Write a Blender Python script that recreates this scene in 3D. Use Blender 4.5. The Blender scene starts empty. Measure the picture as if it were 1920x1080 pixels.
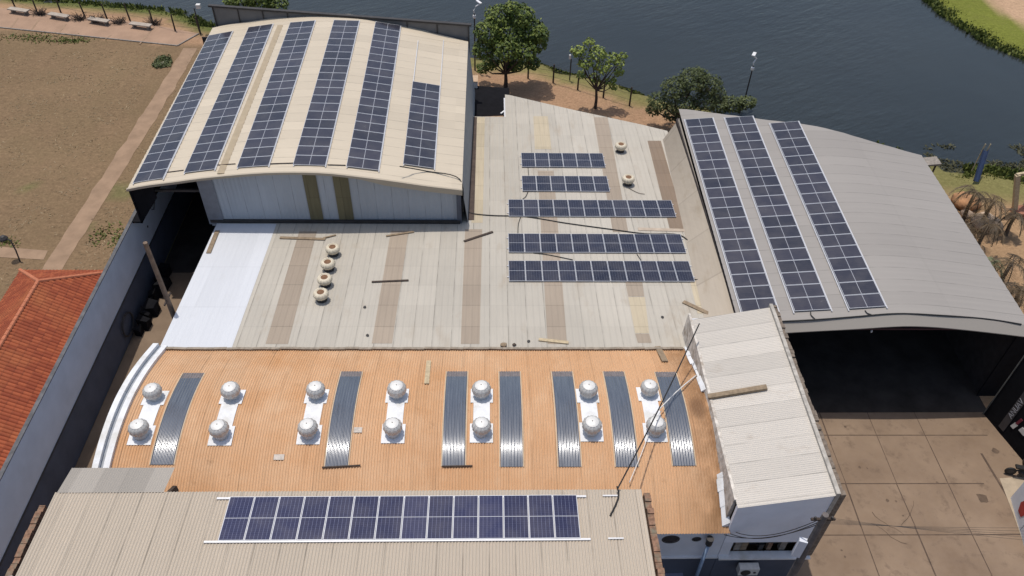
import bpy, math, random
import numpy as np
from mathutils import Matrix, Vector, noise as mnoise
random.seed(7)
D = bpy.data
SC = bpy.context.scene
COL = SC.collection

# ------------------------------------------------------------------ camera, world, sun, exposure
CAMH, FPX = 38.4, 1493.0
PITCH, ROLL, HEAD = math.radians(44.0), math.radians(-1.7), math.radians(2.29)
SUN = Vector((-0.13, 0.185, 1.0)).normalized()          # towards the sun: almost overhead, a little behind and left

def cam_axes():
    cp, sp = math.cos(PITCH), math.sin(PITCH)
    right, fwd, down = np.array([1, 0, 0.]), np.array([0, cp, -sp]), np.array([0, -sp, -cp])
    rr = right*math.cos(ROLL) + down*math.sin(ROLL)
    dd = -right*math.sin(ROLL) + down*math.cos(ROLL)
    c, s = math.cos(HEAD), math.sin(HEAD)
    rz = np.array([[c, s, 0], [-s, c, 0], [0, 0, 1]])
    return np.stack([rz@rr, rz@dd, rz@fwd])
CM = cam_axes()
cd = D.cameras.new('camera'); cam = D.objects.new('camera', cd); COL.objects.link(cam)
cd.sensor_width = 36.0; cd.lens = FPX/1920*36.0; cd.clip_end = 4000; cd.clip_start = 0.5
m = Matrix.Identity(4)
for i in range(3):
    m[i][0], m[i][1], m[i][2] = CM[0][i], -CM[1][i], -CM[2][i]
m[2][3] = CAMH
cam.matrix_world = m
SC.camera = cam

w = D.worlds.new("World"); SC.world = w; w.use_nodes = True
nt = w.node_tree
sky = nt.nodes.new('ShaderNodeTexSky'); sky.sky_type = 'NISHITA'; sky.sun_disc = False
sky.sun_elevation = math.asin(SUN.z); sky.sun_rotation = math.atan2(SUN.x, SUN.y)
sky.air_density = 1.2; sky.dust_density = 2.5; sky.ozone_density = 1.0
bg = nt.nodes['Background']; bg.inputs['Strength'].default_value = 0.13
nt.links.new(sky.outputs[0], bg.inputs['Color'])
sd = D.lights.new('sun', 'SUN'); sd.energy = 3.2; sd.angle = math.radians(0.6); sd.color = (1.0, 0.94, 0.85)
so = D.objects.new('sun', sd); COL.objects.link(so)
so.rotation_euler = SUN.to_track_quat('Z', 'Y').to_euler(); so.location = (0, 30, 60)
SC.view_settings.view_transform = 'Standard'; SC.view_settings.look = 'None'
SC.view_settings.exposure = 0.0; SC.view_settings.gamma = 1.0
SC.cycles.max_bounces = 6; SC.cycles.sample_clamp_indirect = 4.0

# ------------------------------------------------------------------ survey: where a sight line of the photograph meets a real surface
def ray(px, py):
    return CM.T @ np.array([(px-960)/FPX, (py-540)/FPX, 1.0])
def P(px, py, z=0.0):
    d = ray(px, py); t = (z-CAMH)/d[2]
    return Vector((d[0]*t, d[1]*t, z))
def PY(px, py, y):
    d = ray(px, py); t = y/d[1]
    return Vector((d[0]*t, y, CAMH+d[2]*t))
def PX(px, py, x):
    d = ray(px, py); t = x/d[0]
    return Vector((x, d[1]*t, CAMH+d[2]*t))
def hit(px, py, zf, up=0.0):
    z = 6.0
    for _ in range(60):
        p = P(px, py, z); z = 0.5*z + 0.5*(zf(p.x, p.y)+up)
    p = P(px, py, z); return p
def lerp_tab(tab):
    xs = [a for a, b in tab]; ys = [b for a, b in tab]
    h = [xs[i+1]-xs[i] for i in range(len(xs)-1)]
    s = [(ys[i+1]-ys[i])/h[i] for i in range(len(h))]
    mm = [s[0]] + [(s[i-1]+s[i])/2 for i in range(1, len(s))] + [s[-1]]
    def f(x):
        if x <= xs[0]: return ys[0]+mm[0]*(x-xs[0])
        if x >= xs[-1]: return ys[-1]+mm[-1]*(x-xs[-1])
        i = max(k for k in range(len(xs)-1) if xs[k] <= x)
        t = (x-xs[i])/h[i]
        return ((2*t**3-3*t**2+1)*ys[i] + (t**3-2*t**2+t)*h[i]*mm[i] + (-2*t**3+3*t**2)*ys[i+1] + (t**3-t**2)*h[i]*mm[i+1])
    return f

# ------------------------------------------------------------------ node helpers
class NT:
    def __init__(s, name):
        s.m = D.materials.new(name); s.m.use_nodes = True
        s.t = s.m.node_tree; s.b = s.t.nodes['Principled BSDF']
    def _in(s, sock, v):
        if v is None: return
        if isinstance(v, bpy.types.NodeSocket): s.t.links.new(v, sock)
        elif isinstance(v, (tuple, list)):
            sock.default_value = tuple(v) + ((1.0,) if len(sock.default_value) == 4 and len(v) == 3 else ())
        else: sock.default_value = v
    def math(s, op, a, b=None, c=None):
        n = s.t.nodes.new('ShaderNodeMath'); n.operation = op
        s._in(n.inputs[0], a); s._in(n.inputs[1], b); s._in(n.inputs[2], c); return n.outputs[0]
    def mix(s, f, a, b, mode='MIX'):
        n = s.t.nodes.new('ShaderNodeMix'); n.data_type = 'RGBA'; n.blend_type = mode
        s._in(n.inputs[0], f); s._in(n.inputs[6], a); s._in(n.inputs[7], b); return n.outputs[2]
    def noise(s, vec, scale, detail=3, rough=.55, out=0):
        n = s.t.nodes.new('ShaderNodeTexNoise'); s._in(n.inputs['Vector'], vec)
        n.inputs['Scale'].default_value = scale; n.inputs['Detail'].default_value = detail; n.inputs['Roughness'].default_value = rough
        return n.outputs[out]
    def white(s, vec):
        n = s.t.nodes.new('ShaderNodeTexWhiteNoise'); n.noise_dimensions = '3D'; s._in(n.inputs['Vector'], vec); return n.outputs[0]
    def ramp(s, f, lo, hi):
        n = s.t.nodes.new('ShaderNodeMapRange'); s._in(n.inputs[0], f)
        n.inputs[1].default_value = lo; n.inputs[2].default_value = hi; return n.outputs[0]
    def coord(s, which='Object'):
        n = s.t.nodes.new('ShaderNodeTexCoord'); return n.outputs[which]
    def pos(s):
        return s.t.nodes.new('ShaderNodeNewGeometry').outputs['Position']
    def sep(s, v):
        n = s.t.nodes.new('ShaderNodeSeparateXYZ'); s._in(n.inputs[0], v); return n.outputs
    def comb(s, x=0, y=0, z=0):
        n = s.t.nodes.new('ShaderNodeCombineXYZ')
        for i, v in enumerate((x, y, z)): s._in(n.inputs[i], v)
        return n.outputs[0]
    def bump(s, h, strength=.3, dist=.05):
        n = s.t.nodes.new('ShaderNodeBump'); n.inputs['Strength'].default_value = strength; n.inputs['Distance'].default_value = dist
        s._in(n.inputs['Height'], h); s.t.links.new(n.outputs[0], s.b.inputs['Normal'])
    def attr(s, name):
        n = s.t.nodes.new('ShaderNodeAttribute'); n.attribute_name = name; return n.outputs['Color']
    def set(s, **k):
        for a, v in k.items():
            s._in(s.b.inputs[{'color': 'Base Color', 'rough': 'Roughness', 'metal': 'Metallic', 'spec': 'Specular IOR Level', 'coat': 'Coat Weight'}[a]], v)
        return s

def sc(c, k): return tuple(min(1, v*k) for v in c)

def plain(name, c, rough=.8, metal=0, var=.18, scale=2.5, spec=.4, dirt=None):
    n = NT(name); p = n.pos()
    f = n.noise(p, scale, 4)
    col = n.mix(n.ramp(f, .3, .7), sc(c, 1-var), sc(c, 1+var))
    if dirt:
        g = n.noise(p, scale*.35, 5, .65)
        col = n.mix(n.ramp(g, .5, .72), col, dirt)
    n.set(color=col, rough=rough, metal=metal, spec=spec); return n.m

def sheeting(name, c, pitch=1.05, lap=1.8, var=.07, seam=.035, seam_c=.62, lap_c=.85, streak=.12, stain=None, stain_lo=.56, stain_hi=.75,
             rough=.75, rib=None, metal=0, patch=.1, off=0.0, spec=.35):
    """profiled roofing: u across the sheets, v along them (both in metres)"""
    n = NT(name); s = n.sep(n.coord('UV')); u, v = s[0], s[1]
    uu = n.math('ADD', n.math('DIVIDE', u, pitch), off+40); vv = n.math('ADD', n.math('DIVIDE', v, lap), 40.3)
    r1 = n.white(n.comb(n.math('FLOOR', uu), n.math('FLOOR', vv), 3))
    r2 = n.white(n.comb(n.math('FLOOR', uu), 1, 7))
    k = n.math('ADD', n.math('MULTIPLY', n.math('SUBTRACT', r1, .5), var), n.math('MULTIPLY', n.math('SUBTRACT', r2, .5), var*1.3))
    st = n.noise(n.comb(n.math('MULTIPLY', u, 5.0), n.math('MULTIPLY', v, .35), 0), 1.0, 4, .6)
    k = n.math('ADD', k, n.math('MULTIPLY', n.math('SUBTRACT', st, .5), streak*2))
    bg_ = n.noise(n.comb(u, v, 4), .22, 4, .6)
    k = n.math('ADD', k, n.math('MULTIPLY', n.math('SUBTRACT', bg_, .5), patch*2))
    k = n.math('ADD', k, 1.0)
    fu = n.math('FRACT', uu); fv = n.math('FRACT', vv)
    wob = n.noise(n.comb(n.math('MULTIPLY', u, .4), n.math('MULTIPLY', v, .8), 9), 1.0, 3)
    ms = n.math('MULTIPLY', n.math('LESS_THAN', fu, seam), n.ramp(wob, .3, .6))
    k = n.math('MULTIPLY', k, n.math('SUBTRACT', 1.0, n.math('MULTIPLY', ms, 1-seam_c)))
    ml = n.math('LESS_THAN', fv, .028)
    k = n.math('MULTIPLY', k, n.math('SUBTRACT', 1.0, n.math('MULTIPLY', ml, 1-lap_c)))
    if rib:
        fr = n.math('FRACT', n.math('DIVIDE', u, rib[0]))
        tri = n.math('ABSOLUTE', n.math('SUBTRACT', fr, .5))
        n.bump(n.math('MULTIPLY', n.ramp(tri, .15, .35), rib[1]), 1.0, 1.0)
    kk = n.comb(k, k, k)
    col = n.mix(1.0, tuple(c)+(1,), kk, 'MULTIPLY')
    if stain:
        g = n.noise(n.comb(n.math('MULTIPLY', u, 1.0), n.math('MULTIPLY', v, .45), 2), .8, 5, .65)
        col = n.mix(n.math('MULTIPLY', n.ramp(g, stain_lo, stain_hi), .75), col, stain)
    n.set(color=col, rough=rough, metal=metal, spec=spec); return n.m

# ------------------------------------------------------------------ mesh helpers
class MB:
    def __init__(s): s.v = []; s.f = []; s.uv = None
    def add(s, vs, fs):
        o = len(s.v); s.v += [tuple(p) for p in vs]; s.f += [tuple(i+o for i in f) for f in fs]; return s
    def box(s, x0, x1, y0, y1, z0, z1):
        return s.hexa([(x0, y0, z0), (x1, y0, z0), (x1, y1, z0), (x0, y1, z0), (x0, y0, z1), (x1, y0, z1), (x1, y1, z1), (x0, y1, z1)])
    def hexa(s, p):
        return s.add(p, [(3, 2, 1, 0), (4, 5, 6, 7), (0, 1, 5, 4), (1, 2, 6, 5), (2, 3, 7, 6), (3, 0, 4, 7)])
    def bar(s, a, b, wx, wz, up=(0, 0, 1)):
        a, b = Vector(a), Vector(b); d = (b-a).normalized(); up = Vector(up)
        if abs(d.dot(up)) > .98: up = Vector((1, 0, 0))
        x = d.cross(up).normalized()*wx*.5; z = x.cross(d).normalized()*wz*.5
        return s.hexa([a-x-z, a+x-z, b+x-z, b-x-z, a-x+z, a+x+z, b+x+z, b-x+z])
    def prism(s, pts, z0, z1):
        n = len(pts)
        lo = [(p[0], p[1], z0 if not callable(z0) else z0(p[0], p[1])) for p in pts]
        hi = [(p[0], p[1], z1 if not callable(z1) else z1(p[0], p[1])) for p in pts]
        return s.add(lo+hi, [tuple(range(n-1, -1, -1)), tuple(range(n, 2*n))] + [(i, (i+1) % n, n+(i+1) % n, n+i) for i in range(n)])
    def tube(s, pts, r, n=8, cap=True):
        pts = [Vector(p) for p in pts]; rs = r if isinstance(r, (list, tuple)) else [r]*len(pts)
        ring = []; vs = []
        ref = Vector((0, 0, 1))
        for i, p in enumerate(pts):
            d = (pts[min(i+1, len(pts)-1)]-pts[max(i-1, 0)])
            d = d.normalized() if d.length > 1e-9 else Vector((0, 0, 1))
            rf = ref if abs(d.dot(ref)) < .95 else Vector((1, 0, 0))
            x = d.cross(rf).normalized(); y = d.cross(x).normalized()
            vs += [p + (x*math.cos(2*math.pi*k/n)+y*math.sin(2*math.pi*k/n))*rs[i] for k in range(n)]
        fs = []
        for i in range(len(pts)-1):
            for k in range(n):
                fs.append((i*n+k, i*n+(k+1) % n, (i+1)*n+(k+1) % n, (i+1)*n+k))
        if cap:
            fs += [tuple(range(n-1, -1, -1)), tuple(range((len(pts)-1)*n, len(pts)*n))]
        return s.add(vs, fs)
    def lathe(s, prof, n=24, o=(0, 0, 0), mod=None):
        o = Vector(o); vs = []; fs = []
        for j, (r, z) in enumerate(prof):
            for k in range(n):
                a = 2*math.pi*k/n; rr = r*(mod(j, k) if mod else 1)
                vs.append(o+Vector((rr*math.cos(a), rr*math.sin(a), z)))
        for j in range(len(prof)-1):
            for k in range(n):
                fs.append((j*n+k, j*n+(k+1) % n, (j+1)*n+(k+1) % n, (j+1)*n+k))
        fs.append(tuple(range((len(prof)-1)*n, len(prof)*n))); fs.append(tuple(range(n-1, -1, -1)))
        return s.add(vs, fs)
    def build(s, name, mat, parent=None, smooth=False, local=False):
        me = D.meshes.new(name)
        off = Vector((0, 0, 0))
        if not local:
            q = parent
            while q is not None: off = off+q.matrix_basis.translation; q = q.parent
        me.from_pydata([tuple(Vector(p)-off) for p in s.v], [], s.f)
        if mat: me.materials.append(mat)
        if s.uv is not None:
            l = me.uv_layers.new(name='UVMap')
            idx = np.empty(len(me.loops), dtype=np.int32); me.loops.foreach_get('vertex_index', idx)
            l.data.foreach_set('uv', np.array(s.uv, dtype=np.float32)[idx].ravel())
        if smooth: me.polygons.foreach_set('use_smooth', [True]*len(me.polygons))
        me.update()
        o = D.objects.new(name, me); COL.objects.link(o)
        if parent is not None: o.parent = parent
        return o

def tag(o, label, cat, group=None):
    o['label'] = label; o['category'] = cat
    if group: o['group'] = group
    return o
def thing(name, loc, label, cat, group=None):
    o = D.objects.new(name, None); o.empty_display_size = .2; COL.objects.link(o); o.location = loc
    return tag(o, label, cat, group)
def struct(o, kind='structure'):
    o['kind'] = kind; return o
def copy_tree(src, mat4, parent=None):
    c = src.copy(); COL.objects.link(c)
    if parent is None: c.matrix_basis = mat4
    else: c.parent = parent
    for ch in src.children: copy_tree(ch, None, c)
    return c

def sheet(us, vs, f, corr=None, along='u', lift=0.0):
    """a grid of profiled sheet; corr = (pitch, amp) waves across the u direction; uv in metres"""
    b = MB(); b.uv = []
    nv = len(vs)
    for u in us:
        cz = (corr[1]*math.cos(2*math.pi*u/corr[0]) if corr else 0)+lift
        for v in vs:
            x, y, z = f(u, v); b.v.append((x, y, z+cz)); b.uv.append((u, v))
    for i in range(len(us)-1):
        for j in range(nv-1):
            b.f.append((i*nv+j, (i+1)*nv+j, (i+1)*nv+j+1, i*nv+j+1))
    return b
def frange(a, b, step):
    n = max(1, int(round((b-a)/step))); return [a+(b-a)*i/n for i in range(n+1)]

ORD = ['zeroth', 'first', 'second', 'third', 'fourth', 'fifth', 'sixth', 'seventh', 'eighth', 'ninth', 'tenth', 'eleventh', 'twelfth', 'thirteenth',
       'fourteenth', 'fifteenth', 'sixteenth', 'seventeenth', 'eighteenth', 'nineteenth', 'twentieth']

# ------------------------------------------------------------------ materials
m_white = plain('white_paint', (.64, .65, .67), .6, var=.06, dirt=(.5, .49, .46))
m_galv = plain('white_galvanised', (.60, .59, .57), .5, metal=.1, var=.1, scale=5)
m_vane = plain('spun_aluminium', (.47, .46, .44), .42, metal=.25, var=.08, scale=6)
m_beige = plain('aged_cream_metal', (.55, .49, .38), .55, var=.14, scale=4)
m_rusty = plain('rusty_cap', (.16, .085, .045), .85, var=.3, scale=9)
m_alu = plain('anodised_aluminium', (.52, .53, .56), .35, metal=.35, var=.05)
m_rail = plain('rail_aluminium', (.54, .54, .555), .4, metal=.2, var=.05)
m_black = plain('black_rubber', (.012, .012, .013), .6, var=.2)
m_dark = plain('dark_steel', (.035, .032, .032), .6, var=.25)
m_interior_shade = plain('shade_dark_interior', (.05, .044, .044), .95, var=.2, spec=.1)  # near-black so interiors read as shade; the shade is in the colour
m_shedfloor = plain('shade_dark_floor', (.045, .038, .034), .9, var=.3, scale=.8, spec=.1)  # floor darkened in its colour to read as shade
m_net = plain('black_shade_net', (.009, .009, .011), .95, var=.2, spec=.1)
m_wood = plain('weathered_timber', (.22, .165, .11), .9, var=.25, scale=6)
m_wood_pale = plain('pale_timber', (.42, .34, .22), .9, var=.2, scale=6)
m_wood_dark = plain('dark_timber', (.055, .04, .032), .9, var=.3, scale=6)
m_wall_blue = plain('blue_grey_wall_paint', (.58, .60, .65), .85, var=.06, scale=.8, dirt=(.50, .515, .55))
m_wall_navy = plain('navy_wall_paint', (.07, .08, .11), .8, var=.15, scale=1)
m_wall_white = plain('pale_blue_white_wall', (.70, .73, .80), .85, var=.05, scale=.9, dirt=(.60, .62, .68))
m_brick = plain('broken_brick', (.20, .115, .075), .95, var=.4, scale=7, dirt=(.16, .15, .11))
m_conc_edge = plain('dirty_render', (.22, .195, .17), .95, var=.35, scale=5)
m_concrete = plain('bench_concrete', (.34, .29, .24), .9, var=.15)
m_clad = sheeting('grey_wall_cladding', (.33, .36, .40), pitch=1.04, lap=30, var=.08, streak=.10, rough=.6, rib=(.26, .012), seam_c=.6)
m_strip = sheeting('aged_translucent_strip', (.13, .115, .065), pitch=1.04, lap=2.6, var=.1, streak=.25, rough=.7, rib=(.26, .012))
m_cream = sheeting('cream_roof_sheet', (.475, .41, .318), pitch=1.02, lap=8, var=.07, seam=.06, seam_c=.66, streak=.05, patch=.06, rough=.55, lap_c=1.0)
m_greyroof = sheeting('fibre_cement_roof', (.395, .365, .315), pitch=1.05, lap=1.83, var=.07, seam=.05, seam_c=.62, streak=.08, patch=.12, lap_c=.93,
                      stain=(.33, .28, .22), rough=.9, rib=(.35, .02))
m_shedroof = sheeting('dull_grey_roof_sheet', (.262, .243, .225), pitch=1.0, lap=5.5, var=.05, seam=.06, seam_c=.74, streak=.045, patch=.05, rough=.7, lap_c=.97)
m_paintedwhite = sheeting('white_painted_sheet', (.52, .535, .565), stain=(.46, .46, .46), stain_lo=.60, stain_hi=.85, pitch=1.05, lap=3.7, var=.05, seam=.02, seam_c=.9, streak=.05, patch=.03, rough=.6, rib=(.35, .012), lap_c=.95)
m_lite = sheeting('yellowed_skylight_sheet', (.31, .255, .20), pitch=5, lap=1.83, var=.12, seam=0, lap_c=.72, streak=.10, patch=.1, rough=.8, rib=(.35, .02))
m_lite_y = sheeting('sun_bleached_skylight_sheet', (.44, .375, .27), pitch=5, lap=1.83, var=.12, seam=0, lap_c=.78, streak=.15, patch=.2, rough=.8, rib=(.35, .02))
m_lite_d = sheeting('brown_skylight_sheet', (.20, .15, .11), pitch=5, lap=1.83, var=.12, seam=0, lap_c=.75, streak=.12, patch=.15, rough=.8, rib=(.35, .02))
m_tan = sheeting('front_roof_sheet', (.43, .37, .30), pitch=1.02, lap=40, var=.05, seam=.05, seam_c=.66, streak=.06, patch=.05, rough=.85)
m_annexroof = sheeting('pale_annex_sheet', (.49, .455, .41), pitch=1.02, lap=30, var=.10, seam=.045, seam_c=.68, streak=.07, patch=.07, rough=.85, stain=(.36, .31, .26), stain_lo=.62)

def orange_mat():
    n = NT('orange_painted_sheet'); s = n.sep(n.coord('UV')); u, v = s[0], s[1]
    uu = n.math('ADD', n.math('DIVIDE', u, 1.12), 40.2)
    r = n.white(n.comb(n.math('FLOOR', uu), 2, 5))
    st = n.noise(n.comb(n.math('MULTIPLY', u, 4.0), n.math('MULTIPLY', v, .3), 0), 1.0, 4, .6)
    pt = n.noise(n.comb(u, n.math('MULTIPLY', v, 1.6), 3), .22, 5, .62)
    col = n.mix(n.ramp(pt, .3, .7), (.48, .265, .128), (.55, .365, .225))
    fade = n.ramp(u, -12, 9)
    col = n.mix(n.math('MULTIPLY', fade, .6), col, (.54, .325, .18))
    k = n.math('ADD', 1.0, n.math('ADD', n.math('MULTIPLY', n.math('SUBTRACT', r, .5), .08), n.math('MULTIPLY', n.math('SUBTRACT', st, .5), .14)))
    wob = n.noise(n.comb(n.math('MULTIPLY', u, .5), n.math('MULTIPLY', v, .5), 9), 1.0, 3)
    ms = n.math('MULTIPLY', n.math('LESS_THAN', n.math('FRACT', uu), .03), n.ramp(wob, .35, .6))
    k = n.math('MULTIPLY', k, n.math('SUBTRACT', 1, n.math('MULTIPLY', ms, .33)))
    col = n.mix(1.0, col, n.comb(k, k, k), 'MULTIPLY')
    # rust and grime along the wall of the annexe
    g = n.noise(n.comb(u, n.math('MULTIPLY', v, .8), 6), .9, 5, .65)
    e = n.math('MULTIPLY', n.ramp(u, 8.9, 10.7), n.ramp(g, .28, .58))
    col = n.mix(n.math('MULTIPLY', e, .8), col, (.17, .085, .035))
    sp = n.noise(n.comb(u, v, 8), 1.6, 4, .7)
    col = n.mix(n.math('MULTIPLY', n.ramp(sp, .62, .76), .5), col, (.24, .13, .06))
    sk_ = n.noise(n.comb(n.math('MULTIPLY', u, 2.2), n.math('MULTIPLY', v, .22), 12), 1.0, 5, .7)
    col = n.mix(n.math('MULTIPLY', n.ramp(sk_, .55, .74), .28), col, (.33, .155, .06))
    pl_ = n.noise(n.comb(n.math('MULTIPLY', u, 1.1), n.math('MULTIPLY', v, .5), 21), .7, 4, .6)
    col = n.mix(n.math('MULTIPLY', n.ramp(pl_, .56, .72), .4), col, (.60, .42, .27))
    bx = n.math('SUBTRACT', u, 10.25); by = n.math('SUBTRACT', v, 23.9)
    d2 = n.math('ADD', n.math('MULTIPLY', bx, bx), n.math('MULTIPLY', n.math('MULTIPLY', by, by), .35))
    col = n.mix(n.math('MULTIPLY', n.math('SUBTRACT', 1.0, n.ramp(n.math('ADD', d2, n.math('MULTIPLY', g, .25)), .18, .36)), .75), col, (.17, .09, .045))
    n.set(color=col, rough=.55, spec=.3); return n.m
m_orange = orange_mat()

def glass_sheet_mat():
    n = NT('smoked_corrugated_skylight'); s = n.sep(n.coord('UV'))
    f = n.noise(n.comb(n.math('MULTIPLY', s[0], 9), n.math('MULTIPLY', s[1], .6), 0), 1.0, 4)
    n.set(color=n.mix(n.ramp(f, .3, .7), (.075, .084, .104), (.12, .132, .155)), rough=.2, spec=1.0, metal=.2, coat=.6); n.b.inputs['Coat Roughness'].default_value = .13; return n.m
m_smoke = glass_sheet_mat()
m_smoke_lap = plain('hazy_skylight_lap', (.17, .15, .15), .5, var=.2, scale=5)

def cells_mat(name, c1, c2, line, wline):
    n = NT(name); s = n.sep(n.coord('Object')); x, y = s[0], s[1]
    cx = n.math('FRACT', n.math('ADD', n.math('DIVIDE', x, .0815), 40.0))     # half-cut cells along the long side
    cy = n.math('FRACT', n.math('ADD', n.math('DIVIDE', y, .1585), 40.0))
    gx = n.math('LESS_THAN', cx, .045); gy = n.math('LESS_THAN', cy, .05)
    bb = n.math('LESS_THAN', n.math('FRACT', n.math('MULTIPLY', cy, 5.0)), .08)
    oi = n.t.nodes.new('ShaderNodeObjectInfo')
    k = n.ramp(oi.outputs['Random'], 0, 1)
    col = n.mix(k, c1, c2)
    col = n.mix(n.math('MULTIPLY', bb, .10), col, line)
    col = n.mix(n.math('MULTIPLY', gx, wline*.5), col, line)
    col = n.mix(n.math('MULTIPLY', gy, wline), col, line)
    mid = n.math('LESS_THAN', n.math('ABSOLUTE', x), .012)
    col = n.mix(mid, col, (.42, .43, .47))
    du = n.noise(n.pos(), .9, 5, .65); col = n.mix(n.math('MULTIPLY', n.ramp(du, .4, .75), .10), col, (.30, .27, .24))
    n.set(color=col, rough=n.math('ADD', .16, n.math('MULTIPLY', du, .16)), spec=.45); return n.m
m_cell_grey = cells_mat('grey_blue_cells', (.022, .023, .034), (.038, .037, .052), (.10, .10, .13), .35)
m_cell_dark = cells_mat('dark_navy_cells', (.011, .012, .024), (.021, .022, .038), (.17, .18, .24), .75)
m_cell_blue = cells_mat('deep_blue_cells', (.008, .010, .042), (.014, .017, .062), (.20, .22, .34), .9)

def tile_mat():
    n = NT('red_clay_tiles'); s = n.sep(n.coord('UV')); u, v = s[0], s[1]
    r = n.white(n.comb(n.math('FLOOR', n.math('DIVIDE', u, .22)), n.math('FLOOR', n.math('DIVIDE', v, .36)), 2))
    col = n.mix(r, (.24, .058, .028), (.35, .095, .042))
    g = n.noise(n.comb(u, v, 0), .5, 4)
    col = n.mix(n.math('MULTIPLY', n.ramp(g, .5, .75), .5), col, (.40, .15, .06))
    step = n.math('LESS_THAN', n.math('FRACT', n.math('DIVIDE', v, .36)), .14)
    col = n.mix(n.math('MULTIPLY', step, .35), col, (.14, .04, .025))
    n.set(color=col, rough=.85, spec=.25); return n.m
m_tile = tile_mat()

def slab_mat():
    n = NT('cast_concrete_apron'); p = n.pos(); s = n.sep(p)
    a = n.noise(p, .35, 5, .6); b = n.noise(p, 2.2, 5, .7)
    col = n.mix(n.ramp(a, .3, .7), (.165, .113, .076), (.25, .18, .124))
    col = n.mix(n.math('MULTIPLY', n.ramp(b, .35, .75), .45), col, (.215, .157, .117))
    dr = n.noise(p, 1.1, 6, .7)
    col = n.mix(n.math('MULTIPLY', n.ramp(dr, .54, .72), .7), col, (.10, .068, .048))
    n.set(color=col, rough=.9, spec=.25); n.bump(b, .15, .02); return n.m
m_slab = slab_mat()
m_joint = plain('joint_filler', (.085, .058, .042), .95, var=.3)
m_yard = plain('dusty_yard', (.185, .135, .095), .95, var=.16, scale=.7, spec=.15, dirt=(.14, .10, .07))
m_sidewalk = plain('pinkish_paving', (.31, .205, .142), .95, var=.12, scale=.6, spec=.15)
m_path = plain('trodden_earth', (.27, .185, .125), .95, var=.15, scale=.9, spec=.1)

def soil_mat():
    n = NT('soil'); c = n.attr('soil'); p = n.pos()
    a = n.noise(p, .12, 5, .6); b = n.noise(p, 1.5, 6, .7); cc = n.noise(p, .5, 5, .65)
    sx = n.sep(p); d = n.noise(n.comb(n.math('MULTIPLY', sx[0], 1.6), n.math('MULTIPLY', sx[1], 3.2), 0), 1.0, 6, .75); e = n.noise(p, 5.0, 4, .7)
    k = n.math('ADD', .18, n.math('ADD', n.math('MULTIPLY', a, .40), n.math('ADD', n.math('MULTIPLY', b, .26), n.math('ADD', n.math('MULTIPLY', cc, .25), n.math('ADD', n.math('MULTIPLY', n.ramp(d, .34, .66), .36), n.math('MULTIPLY', n.ramp(e, .34, .66), .30))))))
    col = n.mix(1.0, c, n.comb(k, k, k), 'MULTIPLY')
    col = n.mix(n.math('MULTIPLY', n.math('MULTIPLY', n.ramp(cc, .46, .66), n.ramp(d, .46, .60)), .5), col, (.085, .066, .034))
    col = n.mix(n.math('MULTIPLY', n.ramp(e, .60, .74), .3), col, (.30, .235, .155))
    n.set(color=col, rough=1.0, spec=.1); n.bump(b, .35, .08); return n.m
m_soil = soil_mat()

def water_mat():
    n = NT('lake_water'); p = n.pos()
    mp = n.t.nodes.new('ShaderNodeMapping'); n._in(mp.inputs[0], p)
    mp.vector_type = 'TEXTURE'
    mp.inputs['Rotation'].default_value = (0, 0, math.radians(33)); mp.inputs['Scale'].default_value = (1.9, .62, 1)
    a = n.noise(mp.outputs[0], .9, 4, .55); b = n.noise(mp.outputs[0], 2.2, 3, .5); c = n.noise(p, .05, 3)
    h = n.math('MULTIPLY', n.math('ADD', a, n.math('MULTIPLY', b, .35)), n.ramp(c, .25, .65))
    g = n.noise(p, .03, 3)
    n.set(color=n.mix(n.ramp(g, .35, .65), (.017, .021, .021), (.024, .028, .027)), rough=.2, spec=.38); n.bump(h, .5, .22); return n.m
m_water = water_mat()

def leaf_mat(name, c1, c2):
    n = NT(name); col = n.mix(n.sep(n.attr('tint'))[0], c1, c2)
    n.set(color=col, rough=.6, spec=.3); n.b.inputs['Transmission Weight'].default_value = 0
    return n.m
m_leaf_mid = leaf_mat('mid_green_leaves', (.026, .052, .009), (.155, .19, .032))
m_leaf_bright = leaf_mat('bright_green_leaves', (.09, .13, .02), (.25, .29, .06))
m_leaf_dark = leaf_mat('dark_green_leaves', (.034, .048, .015), (.10, .118, .038))
m_reed = leaf_mat('shore_grass_blades', (.06, .085, .018), (.16, .175, .04))
m_dry = leaf_mat('dry_grass_blades', (.15, .105, .055), (.27, .20, .115))
m_frond = leaf_mat('dry_palm_fronds', (.035, .024, .014), (.115, .076, .036))
m_frond_green = leaf_mat('grey_green_fronds', (.09, .10, .05), (.22, .23, .13))
m_bark = plain('bark', (.055, .04, .032), .95, var=.3, scale=5)
m_palebark = plain('pale_bark', (.11, .085, .065), .95, var=.3, scale=5)

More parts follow.
